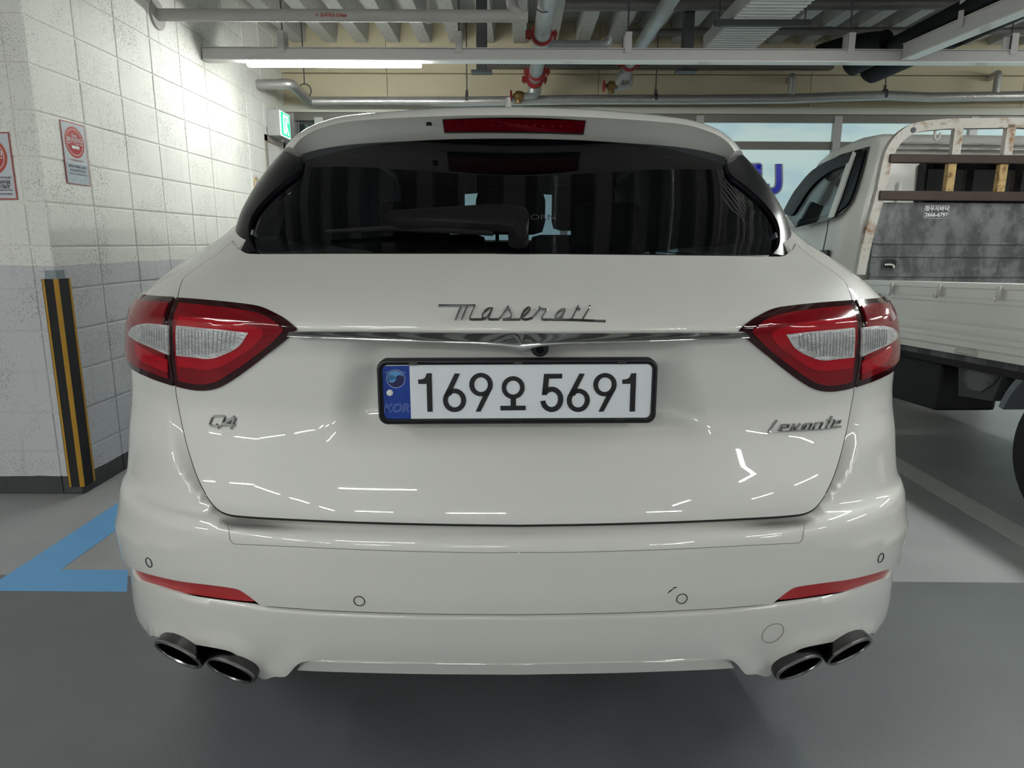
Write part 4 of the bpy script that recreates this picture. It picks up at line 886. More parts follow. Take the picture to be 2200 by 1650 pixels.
for s_ in (-1, 1):
    sg = lambda P: [(s_ * abs(a), b) for a, b in P]
    t1 = lamp(TAIL, 'tail_lamp', sg(TAIL.trace(inner_out, 3)), M_['lamp_dark'], 0.007)
    lamp(TAIL, 'red_lens', sg(TAIL.trace(inner_red, 3)), M_['lamp_red'], 0.0105, parent=t1, skirt=0.006)
    lamp(TAIL, 'inner_lens', sg(TAIL.trace(inner_mid, 3)), M_['lamp_bright'], 0.0115, parent=t1, skirt=0.004)
    c1 = lamp(TAIL, 'clear_lens', sg(TAIL.trace(inner_clr, 3)), M_['lamp_clear'], 0.0135, parent=t1, skirt=0.006)
    oo = BODY.trace(outer_out, 3); ob = BODY.trace(outer_bot, 3)
    po = oo + [(1.50, z_t + 0.002), (1.62, z_t - 0.012), (1.72, z_t - 0.05), (1.70, z_m - 0.02), (1.60, z_m - 0.045), (1.60, z_m - 0.075), (1.50, z_b + 0.02)] + ob
    t2 = lamp(BODY, 'tail_lamp', sg(po), M_['lamp_dark'], 0.007)
    rd = BODY.trace([(SPL - 9, 656), (335, 652), (316, 652)], 3) + [(1.45, z_t - 0.012), (1.56, z_t - 0.022), (1.64, z_m + 0.03), (1.62, z_m - 0.005), (1.50, z_m - 0.02), (1.44, z_b + 0.035)] + BODY.trace([(308, 788), (338, 800), (SPL - 9, 812)], 3)
    lamp(BODY, 'red_lens', sg(rd), M_['lamp_red'], 0.0105, parent=t2, skirt=0.006)
    md = BODY.trace([(SPL - 9, 772), (345, 762), (315, 745), (304, 738), (304, 738), (302, 752), (312, 772), (338, 786), (SPL - 9, 798)], 3)
    lamp(BODY, 'inner_lens', sg(md), M_['lamp_bright'], 0.0115, parent=t2, skirt=0.004)
    oc = BODY.trace([(SPL - 5, 699), (345, 696), (323, 696), (301, 702), (291, 712), (291, 721), (312, 734), (345, 749), (SPL - 5, 761)], 3)
    c2 = lamp(BODY, 'clear_lens', sg(oc), M_['lamp_clear'], 0.0135, parent=t2, skirt=0.006)
    # silver ribs inside the clear lenses
    for (sf, ow, pa) in ((TAIL, c1, [((396 + 7 * k, 704 + k * 0.7), (396 + 7 * k, 760)) for k in range(10)] + [((470 + 9 * k, 708 + k), (466 + 9 * k, 757 - 4.0 * k)) for k in range(6)]), (BODY, c2, [((366 - 5.2 * k, 703), (366 - 5.2 * k, 753 - 2.3 * k)) for k in range(10)])):
        for (a, b) in pa:
            A, B = sf.trace([a, b]); q = MB()
            P = [(s_ * (A[0] + (B[0] - A[0]) * t), A[1] + (B[1] - A[1]) * t) for t in (0, .25, .5, .75, 1)]
            q.tube([sf.pos(*p) + sf.nrm(*p) * 0.0138 for p in P], 0.0011, 5); q.build('reflector_rib', M_['lamp_rib'], t1 if sf is TAIL else t2, True, frame=Matrix.Identity(4))
    rf = BODY.trace([(284, 1219), (324, 1233.5), (386, 1248.5), (449, 1257.5), (491, 1263.5), (512, 1268), (528, 1277), (547, 1291), (512, 1290), (470, 1285), (428, 1279), (386, 1272), (344, 1261), (309, 1250), (292, 1240), (285, 1230)], 3)
    RFS = Surf([(a, b + 0.010) for a, b in BODYY if a < .66], [(a, b - 0.010) for a, b in WT], DT)
    rf = RFS.trace([(286, 1219), (324, 1231), (386, 1246), (449, 1255), (491, 1261), (512, 1265), (528, 1274), (549, 1291), (512, 1290), (470, 1285), (428, 1279), (386, 1272), (344, 1261), (309, 1250), (294, 1241), (286, 1230)], 3)
    lamp(RFS, 'bumper_reflector', sg(rf), M_['reflector'], 0.0, skirt=0.03)
# --- chrome strip across the tailgate
def strip(top, bot, n=60):
    """lofted strip between two photo curves (left to right)"""
    T = cr(top, 8); B = cr(bot, 8)
    def samp(P, xs_): return np.interp(xs_, [p[0] for p in P], [p[1] for p in P])
    return T, B, samp
cx_ = np.linspace(633, 1113, 50)
T_ = cr([(628, 708), (780, 708), (950, 710), (1113, 711)], 6); B_ = cr([(628, 719), (780, 725), (900, 729.5), (1005, 733), (1050, 736), (1085, 741), (1113, 751)], 6)
prof = [(0.0, 0.004), (0.04, 0.016), (0.15, 0.022), (0.45, 0.027), (0.75, 0.031), (0.92, 0.031), (0.98, 0.026), (1.0, 0.012), (1.0, -0.015)]
m = MB(); cols = []
for px in cx_:
    yt = np.interp(px, [p[0] for p in T_], [p[1] for p in T_]); yb = np.interp(px, [p[0] for p in B_], [p[1] for p in B_])
    a = TAIL.hit(px, yt); b = TAIL.hit(px, yb); cols.append([np.array(TAIL.base(abs(a[0]) + (abs(b[0]) - abs(a[0])) * u, a[1] + (b[1] - a[1]) * u)) + TAIL.nb(abs(a[0]), (a[1] + b[1]) / 2) * h for u, h in prof])
cols[-1] = [np.array([0.0, q[1], q[2]]) for q in cols[-1]]
allc = [[np.array([-q[0], q[1], q[2]]) for q in c] for c in cols] + list(reversed(cols[:-1])); k = len(prof)
# cols hold |th|>=0 (right side); build left to right
for c in allc: m.v += [tuple(q) for q in c]
m.f = [(i * k + j, i * k + j + 1, (i + 1) * k + j + 1, (i + 1) * k + j) for i in range(len(allc) - 1) for j in range(k - 1)]
cpart(m, 'chrome_strip', M_['chrome'], tg, sharp=60)
# reversing camera
cpt = at(1160, 752, M=CAR_M, Y=1.262)
cm = cpart(MB().tube([(cpt.x, 1.30, cpt.z + 0.006), (cpt.x, 1.262, cpt.z + 0.003), (cpt.x, 1.258, cpt.z + 0.002)], [0.017, 0.0165, 0.013], 20).bev(cpt.x - 0.018, cpt.x + 0.06, 1.272, 1.30, cpt.z + 0.010, cpt.z + 0.026, 0.004), 'reversing_camera', M_['black'], tg)
cpart(MB().tube([(cpt.x, 1.259, cpt.z + 0.002), (cpt.x, 1.2555, cpt.z + 0.0015)], [0.008, 0.006], 16), 'lens', M_['black_gloss'], cm)
# --- badges: strokes laid on the tailgate surface
def badge(name, strokes, org, sc, w, d, m, n=4, smoothn=4):
    q = MB()
    for st in strokes:
        P = cr(st, smoothn) if smoothn else st
        pts3 = []
        for (a, b) in P:
            th, z = TAIL.hit(org[0] + a / sc, org[1] + b / sc); pts3.append((th, z))
        loc = [Vector(p) for p in pts3]
        VF = ribbon([[(p[0] * 0.95, p[1]) for p in pts3]], w)
        fm = lambda p: TAIL.pos(p[0] / 0.95, p[1]) + TAIL.nrm(p[0] / 0.95, p[1]) * 0.002
        fn = lambda p: TAIL.nrm(p[0] / 0.95, p[1])
        V, F = VF; no = len(V) // 2
        # bevelled cross-section: base, shoulder, ridge
        vv = []
        for i in range(no):
            A, B = V[2 * i], V[2 * i + 1]; C = (A + B) / 2
            for (pt, h) in ((A, 0.0), (A, d * 0.55), (A + (C - A) * 0.45, d), (B + (C - B) * 0.45, d), (B, d * 0.55), (B, 0.0)): vv.append(np.array(fm(pt)) + np.array(fn(pt)) * h)
        ff = [(i * 6 + j, i * 6 + j + 1, (i + 1) * 6 + j + 1, (i + 1) * 6 + j) for i in range(no - 1) for j in range(5)] + [tuple(range(6)), tuple((no - 1) * 6 + j for j in range(6))]
        q.add(vv, ff)
    return cpart(q, name, m, tg, smooth=False)
badge('script_badge', [
    [(215, 106), (215, 106), (480, 106), (520, 106), (608, 106)], [(455, 112), (392, 255)], [(518, 112), (458, 255)], [(606, 106), (606, 106), (548, 228), (558, 246), (690, 246)],
    [(796, 136), (740, 140), (690, 190), (682, 226), (705, 240), (745, 210), (790, 142)], [(792, 140), (752, 235), (765, 246), (855, 244)],
    [(855, 246), (905, 190), (955, 118), (955, 118), (985, 180), (992, 212), (965, 236), (900, 246)], [(900, 248), (1090, 246)],
    [(1080, 246), (1130, 210), (1180, 165), (1192, 138), (1170, 128), (1125, 165), (1098, 215), (1110, 240), (1160, 246), (1220, 228)],
    [(1215, 230), (1265, 180), (1296, 135), (1292, 118)], [(1296, 140), (1345, 146), (1372, 150), (1372, 150), (1325, 215), (1318, 240), (1345, 247), (1420, 246)],
    [(1572, 146), (1520, 150), (1470, 200), (1462, 230), (1485, 243), (1525, 215), (1568, 150)], [(1570, 148), (1532, 236), (1545, 248), (1640, 250)],
    [(1712, 106), (1636, 244)], [(1680, 140), (1728, 141)], [(1822, 142), (1752, 250)], [(1822, 112), (1838, 116)], [(1420, 248), (1620, 250), (1780, 256), (2000, 264)]], (900, 640), 5.0, 0.0040, 0.0055, M_['chrome'])
badge('grade_badge', [cr([(1040, 1346), (1115, 1348), (1130, 1358), (1126, 1372), (1102, 1434), (1088, 1446), (1000, 1444), (982, 1436), (984, 1422), (1010, 1362), (1024, 1349)], 4, True) + [(1040, 1346), (1060, 1346)], [(1050, 1425), (1072, 1470)], [(1232, 1362), (1232, 1362), (1190, 1472)], [(1225, 1362), (1225, 1362), (1112, 1424), (1112, 1424), (1232, 1436)]], (240, 600), 4.583, 0.0050, 0.006, M_['badge'], smoothn=0)
badge('model_badge', [[(575, 290), (425, 510)], [(415, 512), (700, 498), (1000, 488), (1320, 468), (1500, 450), (1770, 415)],
    [(615, 490), (665, 395), (690, 375), (800, 372), (800, 372), (775, 425), (680, 435), (650, 470)], [(835, 480), (900, 360)], [(1010, 355), (930, 465)], [(900, 362), (905, 440), (925, 470)],
    [(1050, 475), (1090, 370), (1220, 345)], [(1235, 345), (1180, 460)], [(1130, 380), (1080, 470)], [(1260, 460), (1320, 335)], [(1320, 340), (1430, 325)], [(1440, 325), (1380, 440)],
    [(1605, 215), (1500, 440)], [(1520, 285), (1650, 270)], [(1590, 440), (1660, 310), (1680, 298), (1770, 290), (1770, 290), (1740, 345), (1650, 355), (1620, 410), (1770, 405)]], (1600, 870), 8.8, 0.0040, 0.006, M_['badge'])
# --- licence plate
PLM = Matrix.Translation((at(1112, 842, M=CAR_M, Y=1.272).x, 1.268, at(1112, 841, M=CAR_M, Y=1.268).z)) @ Matrix.Rotation(math.radians(-0.35), 4, 'Y')
PLW, PLH = 0.530, 0.125
def rrect(w, h, r, n=8):
    P = []
    for cx, cy, a0 in ((w / 2 - r, h / 2 - r, 0), (-w / 2 + r, h / 2 - r, 90), (-w / 2 + r, -h / 2 + r, 180), (w / 2 - r, -h / 2 + r, 270)):
        P += [(cx + r * math.cos(math.radians(a0 + 90 * k / n)), cy + r * math.sin(math.radians(a0 + 90 * k / n))) for k in range(n + 1)]
    return P
def pl(x, z, d=0.0): return PLM @ Vector((x, -d, z))
def loft2(name, rings, m, parent, cap=True):
    """rings: list of (list of 2D pts, depth)"""
    q = MB(); n = len(rings[0][0])
    for P, d in rings: q.v += [tuple(pl(x, z, d)) for x, z in P]
    q.f = [(i * n + j, i * n + (j + 1) % n, (i + 1) * n + (j + 1) % n, (i + 1) * n + j) for i in range(len(rings) - 1) for j in range(n)]
    if cap: q.f.append(tuple((len(rings) - 1) * n + j for j in range(n)))
    return cpart(q, name, m, parent, sharp=35)
lp = loft2('licence_plate', [(rrect(0.514, 0.108, 0.010), -0.012), (rrect(0.514, 0.108, 0.010), 0.001), (rrect(0.513, 0.107, 0.010), 0.0016)], M_['plate'], None)
o_, i_ = (PLW, PLH, 0.018), (0.508, 0.104, 0.012)
def rr(w, h, r): return rrect(w, h, r)
loft2('plate_frame', [(rr(PLW, PLH, .018), -0.02), (rr(PLW, PLH, .018), 0.004), (rr(PLW - .003, PLH - .003, .017), 0.0075), (rr(PLW - .009, PLH - .009, .015), 0.0085), (rr(PLW - .012, PLH - .012, .014), 0.004), (rr(PLW - .016, PLH - .016, .012), 0.003), (rr(PLW - .019, PLH - .019, .011), 0.0045), (rr(.509, .104, .010), 0.0012)], M_['black'], lp, cap=False)
loft2('frame_edge', [(rr(PLW - .0162, PLH - .0162, .012), 0.003), (rr(PLW - .0172, PLH - .0172, .0117), 0.0055), (rr(PLW - .0182, PLH - .0182, .0114), 0.003)], M_['strut'], lp, cap=False)
def zp(zx, zy):                                        # zoomed photo pixel -> plate coordinates
    return ((zx - 1110) / 1920 * 0.515, (694 - (zy - (zx - 1110) * 0.0065)) / 388 * 0.1045)
def plate_part(name, VFs, m, d0, d1):
    q = MB()
    for VF in VFs:
        v, f = slab(VF, lambda p: pl(p[0], p[1], d0), lambda p: PLM.to_3x3() @ Vector((0, -1, 0)), d1); q.add(v, f)
    return cpart(q, name, m, lp, smooth=False)
def poly2(P): return ([Vector(zp(*p)) for p in P], [tuple(range(len(P)))])
def rg2(cx, cy, ro, ri, a0=0, a1=360):
    c = zp(cx, cy); k = 0.515 / 1920; kz = 0.1045 / 388
    return ring2d(c[0], c[1], (ro[0] * k, ro[1] * kz), (ri[0] * k, ri[1] * kz), a0, a1)
def six(dx, dy): return [rg2(662 + dx, 751 + dy, (82, 85), (47, 52)), poly2([(x + dx, y + dy) for x, y in [(667, 558), (703, 560), (652, 668), (640, 716), (589, 716), (600, 692)]])]
def nine(dx, dy): return [rg2(851 + dx, 640 + dy, (83, 84), (48, 53)), poly2([(x + dx, y + dy) for x, y in [(926, 676), (846, 835), (811, 835), (862, 726), (872, 700), (915, 680)]])]
def one(dx, dy): return [poly2([(x + dx, y + dy) for x, y in [(408, 600), (438, 597), (458, 586), (470, 556), (505, 554), (505, 832), (468, 832), (468, 630), (410, 630)]])]
for VFs in (one(0, 0), six(0, 0), nine(0, 0),
            [rg2(1078, 664, (81, 82), (49, 50)), poly2([(1060, 738), (1098, 738), (1098, 800), (1060, 800)]), poly2([(987, 795), (1167, 796), (1167, 828), (987, 828)])],
            [poly2([(1296, 568), (1424, 568), (1424, 602), (1330, 602), (1326, 668), (1318, 690), (1300, 720), (1282, 720)]), rg2(1352, 752, (82, 92), (45, 56), 150, -172)],
            six(879, 10), nine(877, 10), one(1442, 15)):
    plate_part('character', VFs, M_['ink'], 0.0016, 0.0016)
plate_part('country_band', [poly2([(152, 500), (350, 500), (350, 888), (152, 886)])], M_['plate_blue'], 0.0016, 0.0003)
plate_part('emblem', [rg2(252, 592, (66, 66), (0, 0), 0, 360)], M_['blue_dark'], 0.0019, 0.0003)
plate_part('emblem', [rg2(252, 592, (56, 56), (0, 0), 20, 200), rg2(224, 590, (29, 29), (0, 0))], M_['blue_light'], 0.0022, 0.0002)
plate_part('emblem', [rg2(280, 594, (28, 28), (0, 0))], M_['blue_dark'], 0.0024, 0.0002)
plate_part('emblem_ring', [rg2(252, 592, (67, 67), (61, 61))], M_['blue_line'], 0.0023, 0.0002)
kx, kz_ = zp(246, 806)
text_obj('country_code', 'KOR', 0.0235, PLM @ Matrix.Translation((kx, -0.0024, kz_)) @ Matrix.Rotation(PI / 2, 4, 'X'), M_['blue_line'], lp, frame=Matrix.Identity(4), shear=0.25, bold=0.0004)
text_obj('country_code', 'KOR', 0.0235, PLM @ Matrix.Translation((kx, -0.0026, kz_)) @ Matrix.Rotation(PI / 2, 4, 'X'), M_['plate_blue'], lp, frame=Matrix.Identity(4), shear=0.25, bold=-0.0004)
text_obj('emblem_lettering', 'REPUBLIC OF KOREA', 0.0042, PLM @ Matrix.Translation((zp(252, 545)[0], -0.0026, zp(252, 547)[1])) @ Matrix.Rotation(PI / 2, 4, 'X'), M_['blue_line'], lp, frame=Matrix.Identity(4))
bx_, bz_ = zp(207, 691)
cpart(MB().tube([pl(bx_, bz_, 0.0016), pl(bx_, bz_, 0.005), pl(bx_, bz_, 0.0065)], [0.0062, 0.006, 0.004], 16), 'bolt', M_['white'], lp)
for zx in (380, 1113, 1842):
    u, w = zp(zx, 488); cpart(MB().prism([pl(u - .008, w - .002, 0.002), pl(u + .008, w - .002, 0.002), pl(u + .008, w + .003, 0.002), pl(u - .008, w + .003, 0.002)], PLM.to_3x3() @ Vector((0, -0.0045, 0))), 'clip', M_['chrome_dark'], lp, smooth=False)
    u, w = zp(zx - 3, 904); cpart(MB().prism([pl(u - .009, w - .003, 0.002), pl(u + .009, w - .003, 0.002), pl(u + .009, w + .003, 0.002), pl(u - .009, w + .003, 0.002)], PLM.to_3x3() @ Vector((0, -0.004, 0))), 'clip', M_['black'], lp, smooth=False)
# --- dark gap along the tailgate; lower run also paints the shadow under its edge
q = MB()
for sg_ in (1, -1):
    P = [p for p in seam if p[1] > 0.72]; q.tube([TAIL.pos(sg_ * a, b) + TAIL.nrm(sg_ * a, b) * 0.0012 for a, b in P], 0.0021, 6, cap=False)
    P = [p for p in seam if p[1] <= 0.725]; q.tube([TAIL.pos(sg_ * a, b) + np.array([0, 0.004, -0.0035]) for a, b in P], 0.0040, 6, cap=False)
cpart(q, 'tailgate_gap_shadow', M_['gap'])
# --- rings and seams on the bumpers
def ring_on(s, px, py, r, w, name, m, off=0.0012, mirror_x=False):
    th, z = s.hit(px, py); c = s.pos(th, z); nn = s.nrm(th, z); u = np.cross(nn, [0, 0, 1]); u /= np.linalg.norm(u); v = np.cross(u, nn)
    P = [c + nn * 0.0008 + (u * math.cos(a) + v * math.sin(a)) * r for a in [k * PI / 24 for k in range(48)]]
    cpart(MB().tube(P, w, 6, closed=True), name, m)
for (px, py) in ((326, 1206), (772, 1291), (1465, 1286), (1886, 1196)): ring_on(BODY, px, py, 0.0105, 0.0009, 'parking_sensor', M_['gap'])
ring_on(LOW, 1660, 1360, 0.0245, 0.0006, 'tow_cover', M_['gline'])
def seam_line(s, pts, w, name, m, both=True):
    q = MB(); P = [s.hit(*p) for p in cr(pts, 6)]
    for sg_ in ((1, -1) if both else (1,)):
        q.tube([s.pos(sg_ * a, b) + s.nrm(sg_ * a, b) * 0.0001 for a, b in P], w, 5, cap=False)
    return cpart(q, name, m)
seam_line(BODY, [(489, 1122), (492, 1140), (496, 1160), (504, 1168), (504, 1168), (600, 1173), (800, 1182), (1000, 1187), (1113, 1187)], 0.0006, 'flap_seam', M_['gline'])
q = MB()
for (a, b, c) in (((1434, 1275), (1440, 1269), (1449, 1264)), ((1445, 1263), (1450, 1262), (1455, 1262))):
    P = [BODY.hit(*p) for p in (a, b, c)]; q.tube([BODY.pos(*p) + BODY.nrm(*p) * 0.0002 for p in P], [0.0004, 0.0014, 0.0004], 5)
cpart(q, 'scratch', M_['gap'])
# --- exhaust tips
for s_ in (-1, 1):
    for (xc, yc, zc_, a, sk) in ((-0.724, 1.322, 0.354, 0.064, -0.52), (-0.600, 1.286, 0.340, 0.060, -0.43)):
        def ringp(k, sc=1.0, dy=0.0, cut=0.62):
            f = 2 * PI * k / 36; u, w = a * sc * math.cos(f), 0.041 * sc * math.sin(f)
            return (-s_ * (xc + u), yc + dy + sk * u - cut * w, zc_ + w)
        q = MB(); R_ = [(1.0, 0.16, 0.2), (1.0, 0.02, 0.6), (1.0, 0.004, 0.62), (0.98, 0.0, 0.62), (0.88, 0.0, 0.62), (0.84, 0.006, 0.62), (0.82, 0.03, 0.6), (0.78, 0.15, 0.2)]
        for (sc, dy, cut) in R_: q.v += [ringp(k, sc, dy, cut) for k in range(36)]
        q.f = [(i * 36 + k, i * 36 + (k + 1) % 36, (i + 1) * 36 + (k + 1) % 36, (i + 1) * 36 + k) for i in range(len(R_) - 1) for k in range(36)]
        ep = cpart(q, 'exhaust_tip', M_['exhaust'], sharp=60)
        cpart(MB().tube([tuple(Vector(ringp(k, 0.94, 0.0, 0.62))) for k in range(36)], 0.0035, 6, closed=True), 'exhaust_rim', M_['exhaust_rim'], ep)
        q = MB(); q.v = [ringp(k, 0.835, 0.05, 0.55) for k in range(36)]; q.f = [tuple(range(36))]; cpart(q, 'exhaust_bore', M_['gap'], ep)
    cpart(MB().box(s_ * 0.50, s_ * 0.80, 1.42, 1.5, 0.34, 0.42), 'exhaust_housing', M_['gap'], smooth=False)
# --- rear window and black side blades
GY_ = [(1.185, 1.449), (1.195, 1.460), (1.30, 1.576), (1.40, 1.686), (1.47, 1.763), (1.54, 1.842)]
GW_ = [(1.185, .690), (1.233, .699), (1.28, .700), (1.325, .692), (1.40, .664), (1.45, .634), (1.54, .56)]
GD_ = [(1.185, .30), (1.3, .29), (1.45, .26), (1.54, .24)]
GLS = Surf(GY_, GW_, GD_, 2.3)
gin = GLS.trace([(650, 330), (645, 372), (620, 392), (594, 413), (570, 437), (550, 462), (541, 485), (540, 505), (544, 528), (557, 543), (575, 548)], 4)
gbot = GLS.trace([(575, 549), (700, 549), (900, 549), (1113, 549)], 3); gbot[-1] = (0.0, gbot[-1][1])
gl_half = [(0.0, 1.515), (gin[0][0], 1.49)] + gin + gbot
rw = panel('rear_window', GLS, mirror(gl_half), M_['tint'], off=0.0, grid=0.02, skirt=0)
for s_ in (-1, 1):
    gb = [(s_ * a, b) for a, b in GLS.trace([(652, 346), (645, 374), (620, 394), (594, 415), (570, 439), (551, 464), (542, 487), (541, 507), (545, 529), (558, 545), (558, 545), (540, 548)], 4)]
    zbt = gb[-1][1]
    outer = [(s_ * 1.30, zbt + 0.003), (s_ * 1.45, zbt + 0.02), (s_ * 1.60, zbt + 0.05), (s_ * 1.62, 1.30), (s_ * 1.62, 1.38), (s_ * 1.60, 1.455), (s_ * 1.40, 1.462)]
    panel('side_blade', GLS, gb + outer, M_['black_gloss'], off=0.010, grid=0.014, skirt=0.03)
# ceramic border strip at the bottom of the glass
st = GLS.trace([(560, 544), (700, 545), (900, 545), (1113, 545)], 3); st[-1] = (0, st[-1][1])
panel('window_seal', GLS, mirror([(0, gbot[-1][1] - 0.004)] + list(reversed([(a, b - 0.004) for a, b in gbot])) + st), M_['black'], off=0.002, grid=0.02, skirt=0.004)
# window film lettering
fp = [GLS.hit(1115 + 8 * 0, 471)]
wt = at(1139, 471, M=CAR_M, Y=1.53)
tht, zt_ = GLS.hit(1158, 468); c_ = GLS.pos(tht, zt_); n_ = GLS.nrm(tht, zt_)
tm = Matrix((Vector((1, 0, 0)), Vector((0, n_[2], -n_[1])) if False else Vector(np.cross(n_, [1, 0, 0])), Vector(n_))).transposed().to_4x4()
text_obj('film_lettering', 'CORN', 0.026, Matrix.Translation(Vector(c_ + n_ * 0.001)) @ tm, M_['strut'], rw, frame=Matrix.Identity(4))
# wiper
def on_glass(P, off):
    return [GLS.pos(*q) + GLS.nrm(*q) * off for q in (GLS.hit(*p) for p in P)]
arm = cr([(838, 494), (846, 484), (870, 480), (960, 474), (1040, 469), (1085, 468), (1118, 472), (1133, 484), (1135, 505), (1131, 524), (1120, 531), (1106, 528), (1100, 516), (1060, 511), (960, 507), (880, 507), (846, 503)], 4, True)
c0 = on_glass(arm, 0.018); c1_ = on_glass(arm, 0.038); ctr = np.mean(c1_, 0); nA = GLS.nrm(*GLS.hit(980, 495))
q = MB(); n = len(arm); ins = [p + (np.array([p[0], ctr[1], ctr[2]]) - p) * np.array([0, .35, .35]) + nA * 0.006 for p in c1_]
q.v = [tuple(p) for p in c0 + c1_ + ins]; q.f = [(i, (i + 1) % n, n + (i + 1) % n, n + i) for i in range(n)] + [(n + i, n + (i + 1) % n, 2 * n + (i + 1) % n, 2 * n + i) for i in range(n)] + [tuple(2 * n + i for i in range(n))]
wp = cpart(q, 'wiper', M_['wiper'], sharp=50)
q = MB(); pa = on_glass([(706, 509), (780, 506), (850, 502), (960, 507), (1060, 513)], 0.016); q.tube([tuple(p) for p in pa], [0.004, 0.006, 0.007, 0.007, 0.006], 8); cpart(q, 'wiper_blade', M_['wiper'], wp)
q = MB(); c = on_glass([(1114, 520)], 0.0)[0]; q.tube([tuple(c), tuple(c + nA * 0.02)], 0.022, 16); cpart(q, 'wiper_spindle', M_['wiper'], wp)
# --- roof spoiler
def sp_pt(px, py, y0, k):
    o, d = ray(px, py, CAR_M); t = 1.4
    for _ in range(60):
        p_ = o + d * t; t += (y0 + k * p_.x ** 2 - p_.y) / d.y * 0.7
    return np.array(o + d * t)
lowc = cr([(648, 346), (676, 337), (709, 328), (774, 314), (840, 305), (938, 299), (1020, 297), (1104, 296.5)], 8)
crec = cr([(630, 318), (644, 300), (668, 284), (700, 272), (742, 262), (807, 256), (905, 251), (1000, 248), (1104, 247)], 8)
topc = cr([(607, 327), (618, 314), (634, 298), (655, 282), (685, 268), (725, 256), (774, 249), (873, 240), (971, 234), (1104, 232)], 8)
def resamp(P, n=46):
    P = np.array(P); L = np.concatenate([[0], np.cumsum(np.linalg.norm(np.diff(P, axis=0), axis=1))]); t = np.linspace(0, L[-1], n); return [(np.interp(q, L, P[:, 0]), np.interp(q, L, P[:, 1])) for q in t]
lowr, crer, topr = resamp(lowc), resamp(crec), resamp(topc)
SPL0, SPC0, SPK = 1.742, 1.682, 0.42
rows = []
for a, b, c in zip(lowr, crer, topr):
    L_ = sp_pt(a[0], a[1], SPL0, SPK); C_ = sp_pt(b[0], b[1], SPC0, SPK); T2 = sp_pt(c[0], c[1], 1.745, 0.48)
    e_ = 1 - sst(0.0, 0.25, (abs(c[0] - 607)) / 500)
    under = L_ + np.array([0, 0.02, 0.012]); U2 = L_ + np.array([-0.01 * np.sign(L_[0]), 0.10, 0.06])
    mid = (L_ + C_) / 2 + np.array([0, 0.004, 0.0])
    C2 = C_ + (T2 - C_) * 0.35 + np.array([0, -0.012, 0.006]); C3 = C_ + (T2 - C_) * 0.7 + np.array([0, -0.008, 0.006])
    R1 = T2 + np.array([-0.01 * np.sign(T2[0]) * 0, 0.12, 0.010]); R2 = T2 + np.array([0, 0.35, 0.030 - 0.02 * abs(T2[0])])
    rows.append([U2, under, L_ + np.array([0, 0.004, -0.001]), L_, mid, C_, C2, C3, T2, R1, R2])
half = rows; full = half + [[q * np.array([-1, 1, 1]) for q in r] for r in reversed(half[:-1])]
half[-1] = [q * np.array([0, 1, 1]) for q in half[-1]]; full[len(half) - 1] = half[-1]
q = MB(); k = len(full[0])
for r in full: q.v += [tuple(p) for p in r]
q.f = [(i * k + j, i * k + j + 1, (i + 1) * k + j + 1, (i + 1) * k + j) for i in range(len(full) - 1) for j in range(k - 1)]
ends = [tuple(range(k))[2:9], tuple((len(full) - 1) * k + j for j in range(2, 9))]
q.f += [ends[0], ends[1]]
sp_o = cpart(q, 'roof_spoiler', M_['paint'], sharp=42)
# centre brake lamp on the spoiler
bl = [(951, 257.5), (1050, 254), (1150, 254.5), (1257, 260), (1253, 290), (1150, 287), (1050, 285), (955, 286)]
def spf(px, py, d): 
    
    q = px if px <= 1104 else 2208 - px
    yl, yc = np.interp(q, [a[0] for a in lowc], [a[1] for a in lowc]), np.interp(q, [a[0] for a in crec], [a[1] for a in crec]); f = (py - yc) / (yl - yc)
    p_ = sp_pt(px, py, SPC0 + (SPL0 - SPC0) * f + 0.004 * (1 - abs(2 * f - 1)), SPK); return p_ + np.array([0, -d, 0])
def lampbox(name, poly, d0, d1, m, parent):
    q = MB(); n = len(poly); q.v = [tuple(spf(x, y, d0)) for x, y in poly] + [tuple(spf(x, y, d1)) for x, y in poly]
    q.f = [(i, (i + 1) % n, n + (i + 1) % n, n + i) for i in range(n)] + [tuple(n + i for i in range(n))]; return cpart(q, name, m, parent, smooth=False)
top_ = cr([(951, 257.5), (1030, 254.5), (1104, 254), (1180, 255.5), (1258, 260)], 8); bot_ = cr([(1253, 290), (1180, 287.5), (1104, 286), (1030, 285.5), (955, 286)], 8)
b1 = lampbox('brake_lamp', top_ + bot_, -0.03, 0.008, M_['gap'], sp_o)
ins_ = [(1104 + (x - 1104) * 0.988, 271 + (y - 271) * 0.86) for x, y in top_ + bot_]
lampbox('brake_lens', ins_, 0.0, 0.0095, M_['brake'], sp_o)
q = MB()
for k_ in range(16):
    xx = 965 + k_ * 18.4; p_ = spf(xx, 273.5 - 2.5 * (1 - ((xx - 1104) / 150) ** 2) + (xx - 1104) * 0.012, 0.0097); q.tube([tuple(p_), tuple(p_ + np.array([0, -0.0015, 0]))], 0.0016, 8)
cpart(q, 'led_dots', M_['lamp_bright'], sp_o)
lampbox('washer_jet', [(916, 263), (924, 262), (928, 265), (928, 270), (916, 270)], -0.01, 0.003, M_['gap'], sp_o)
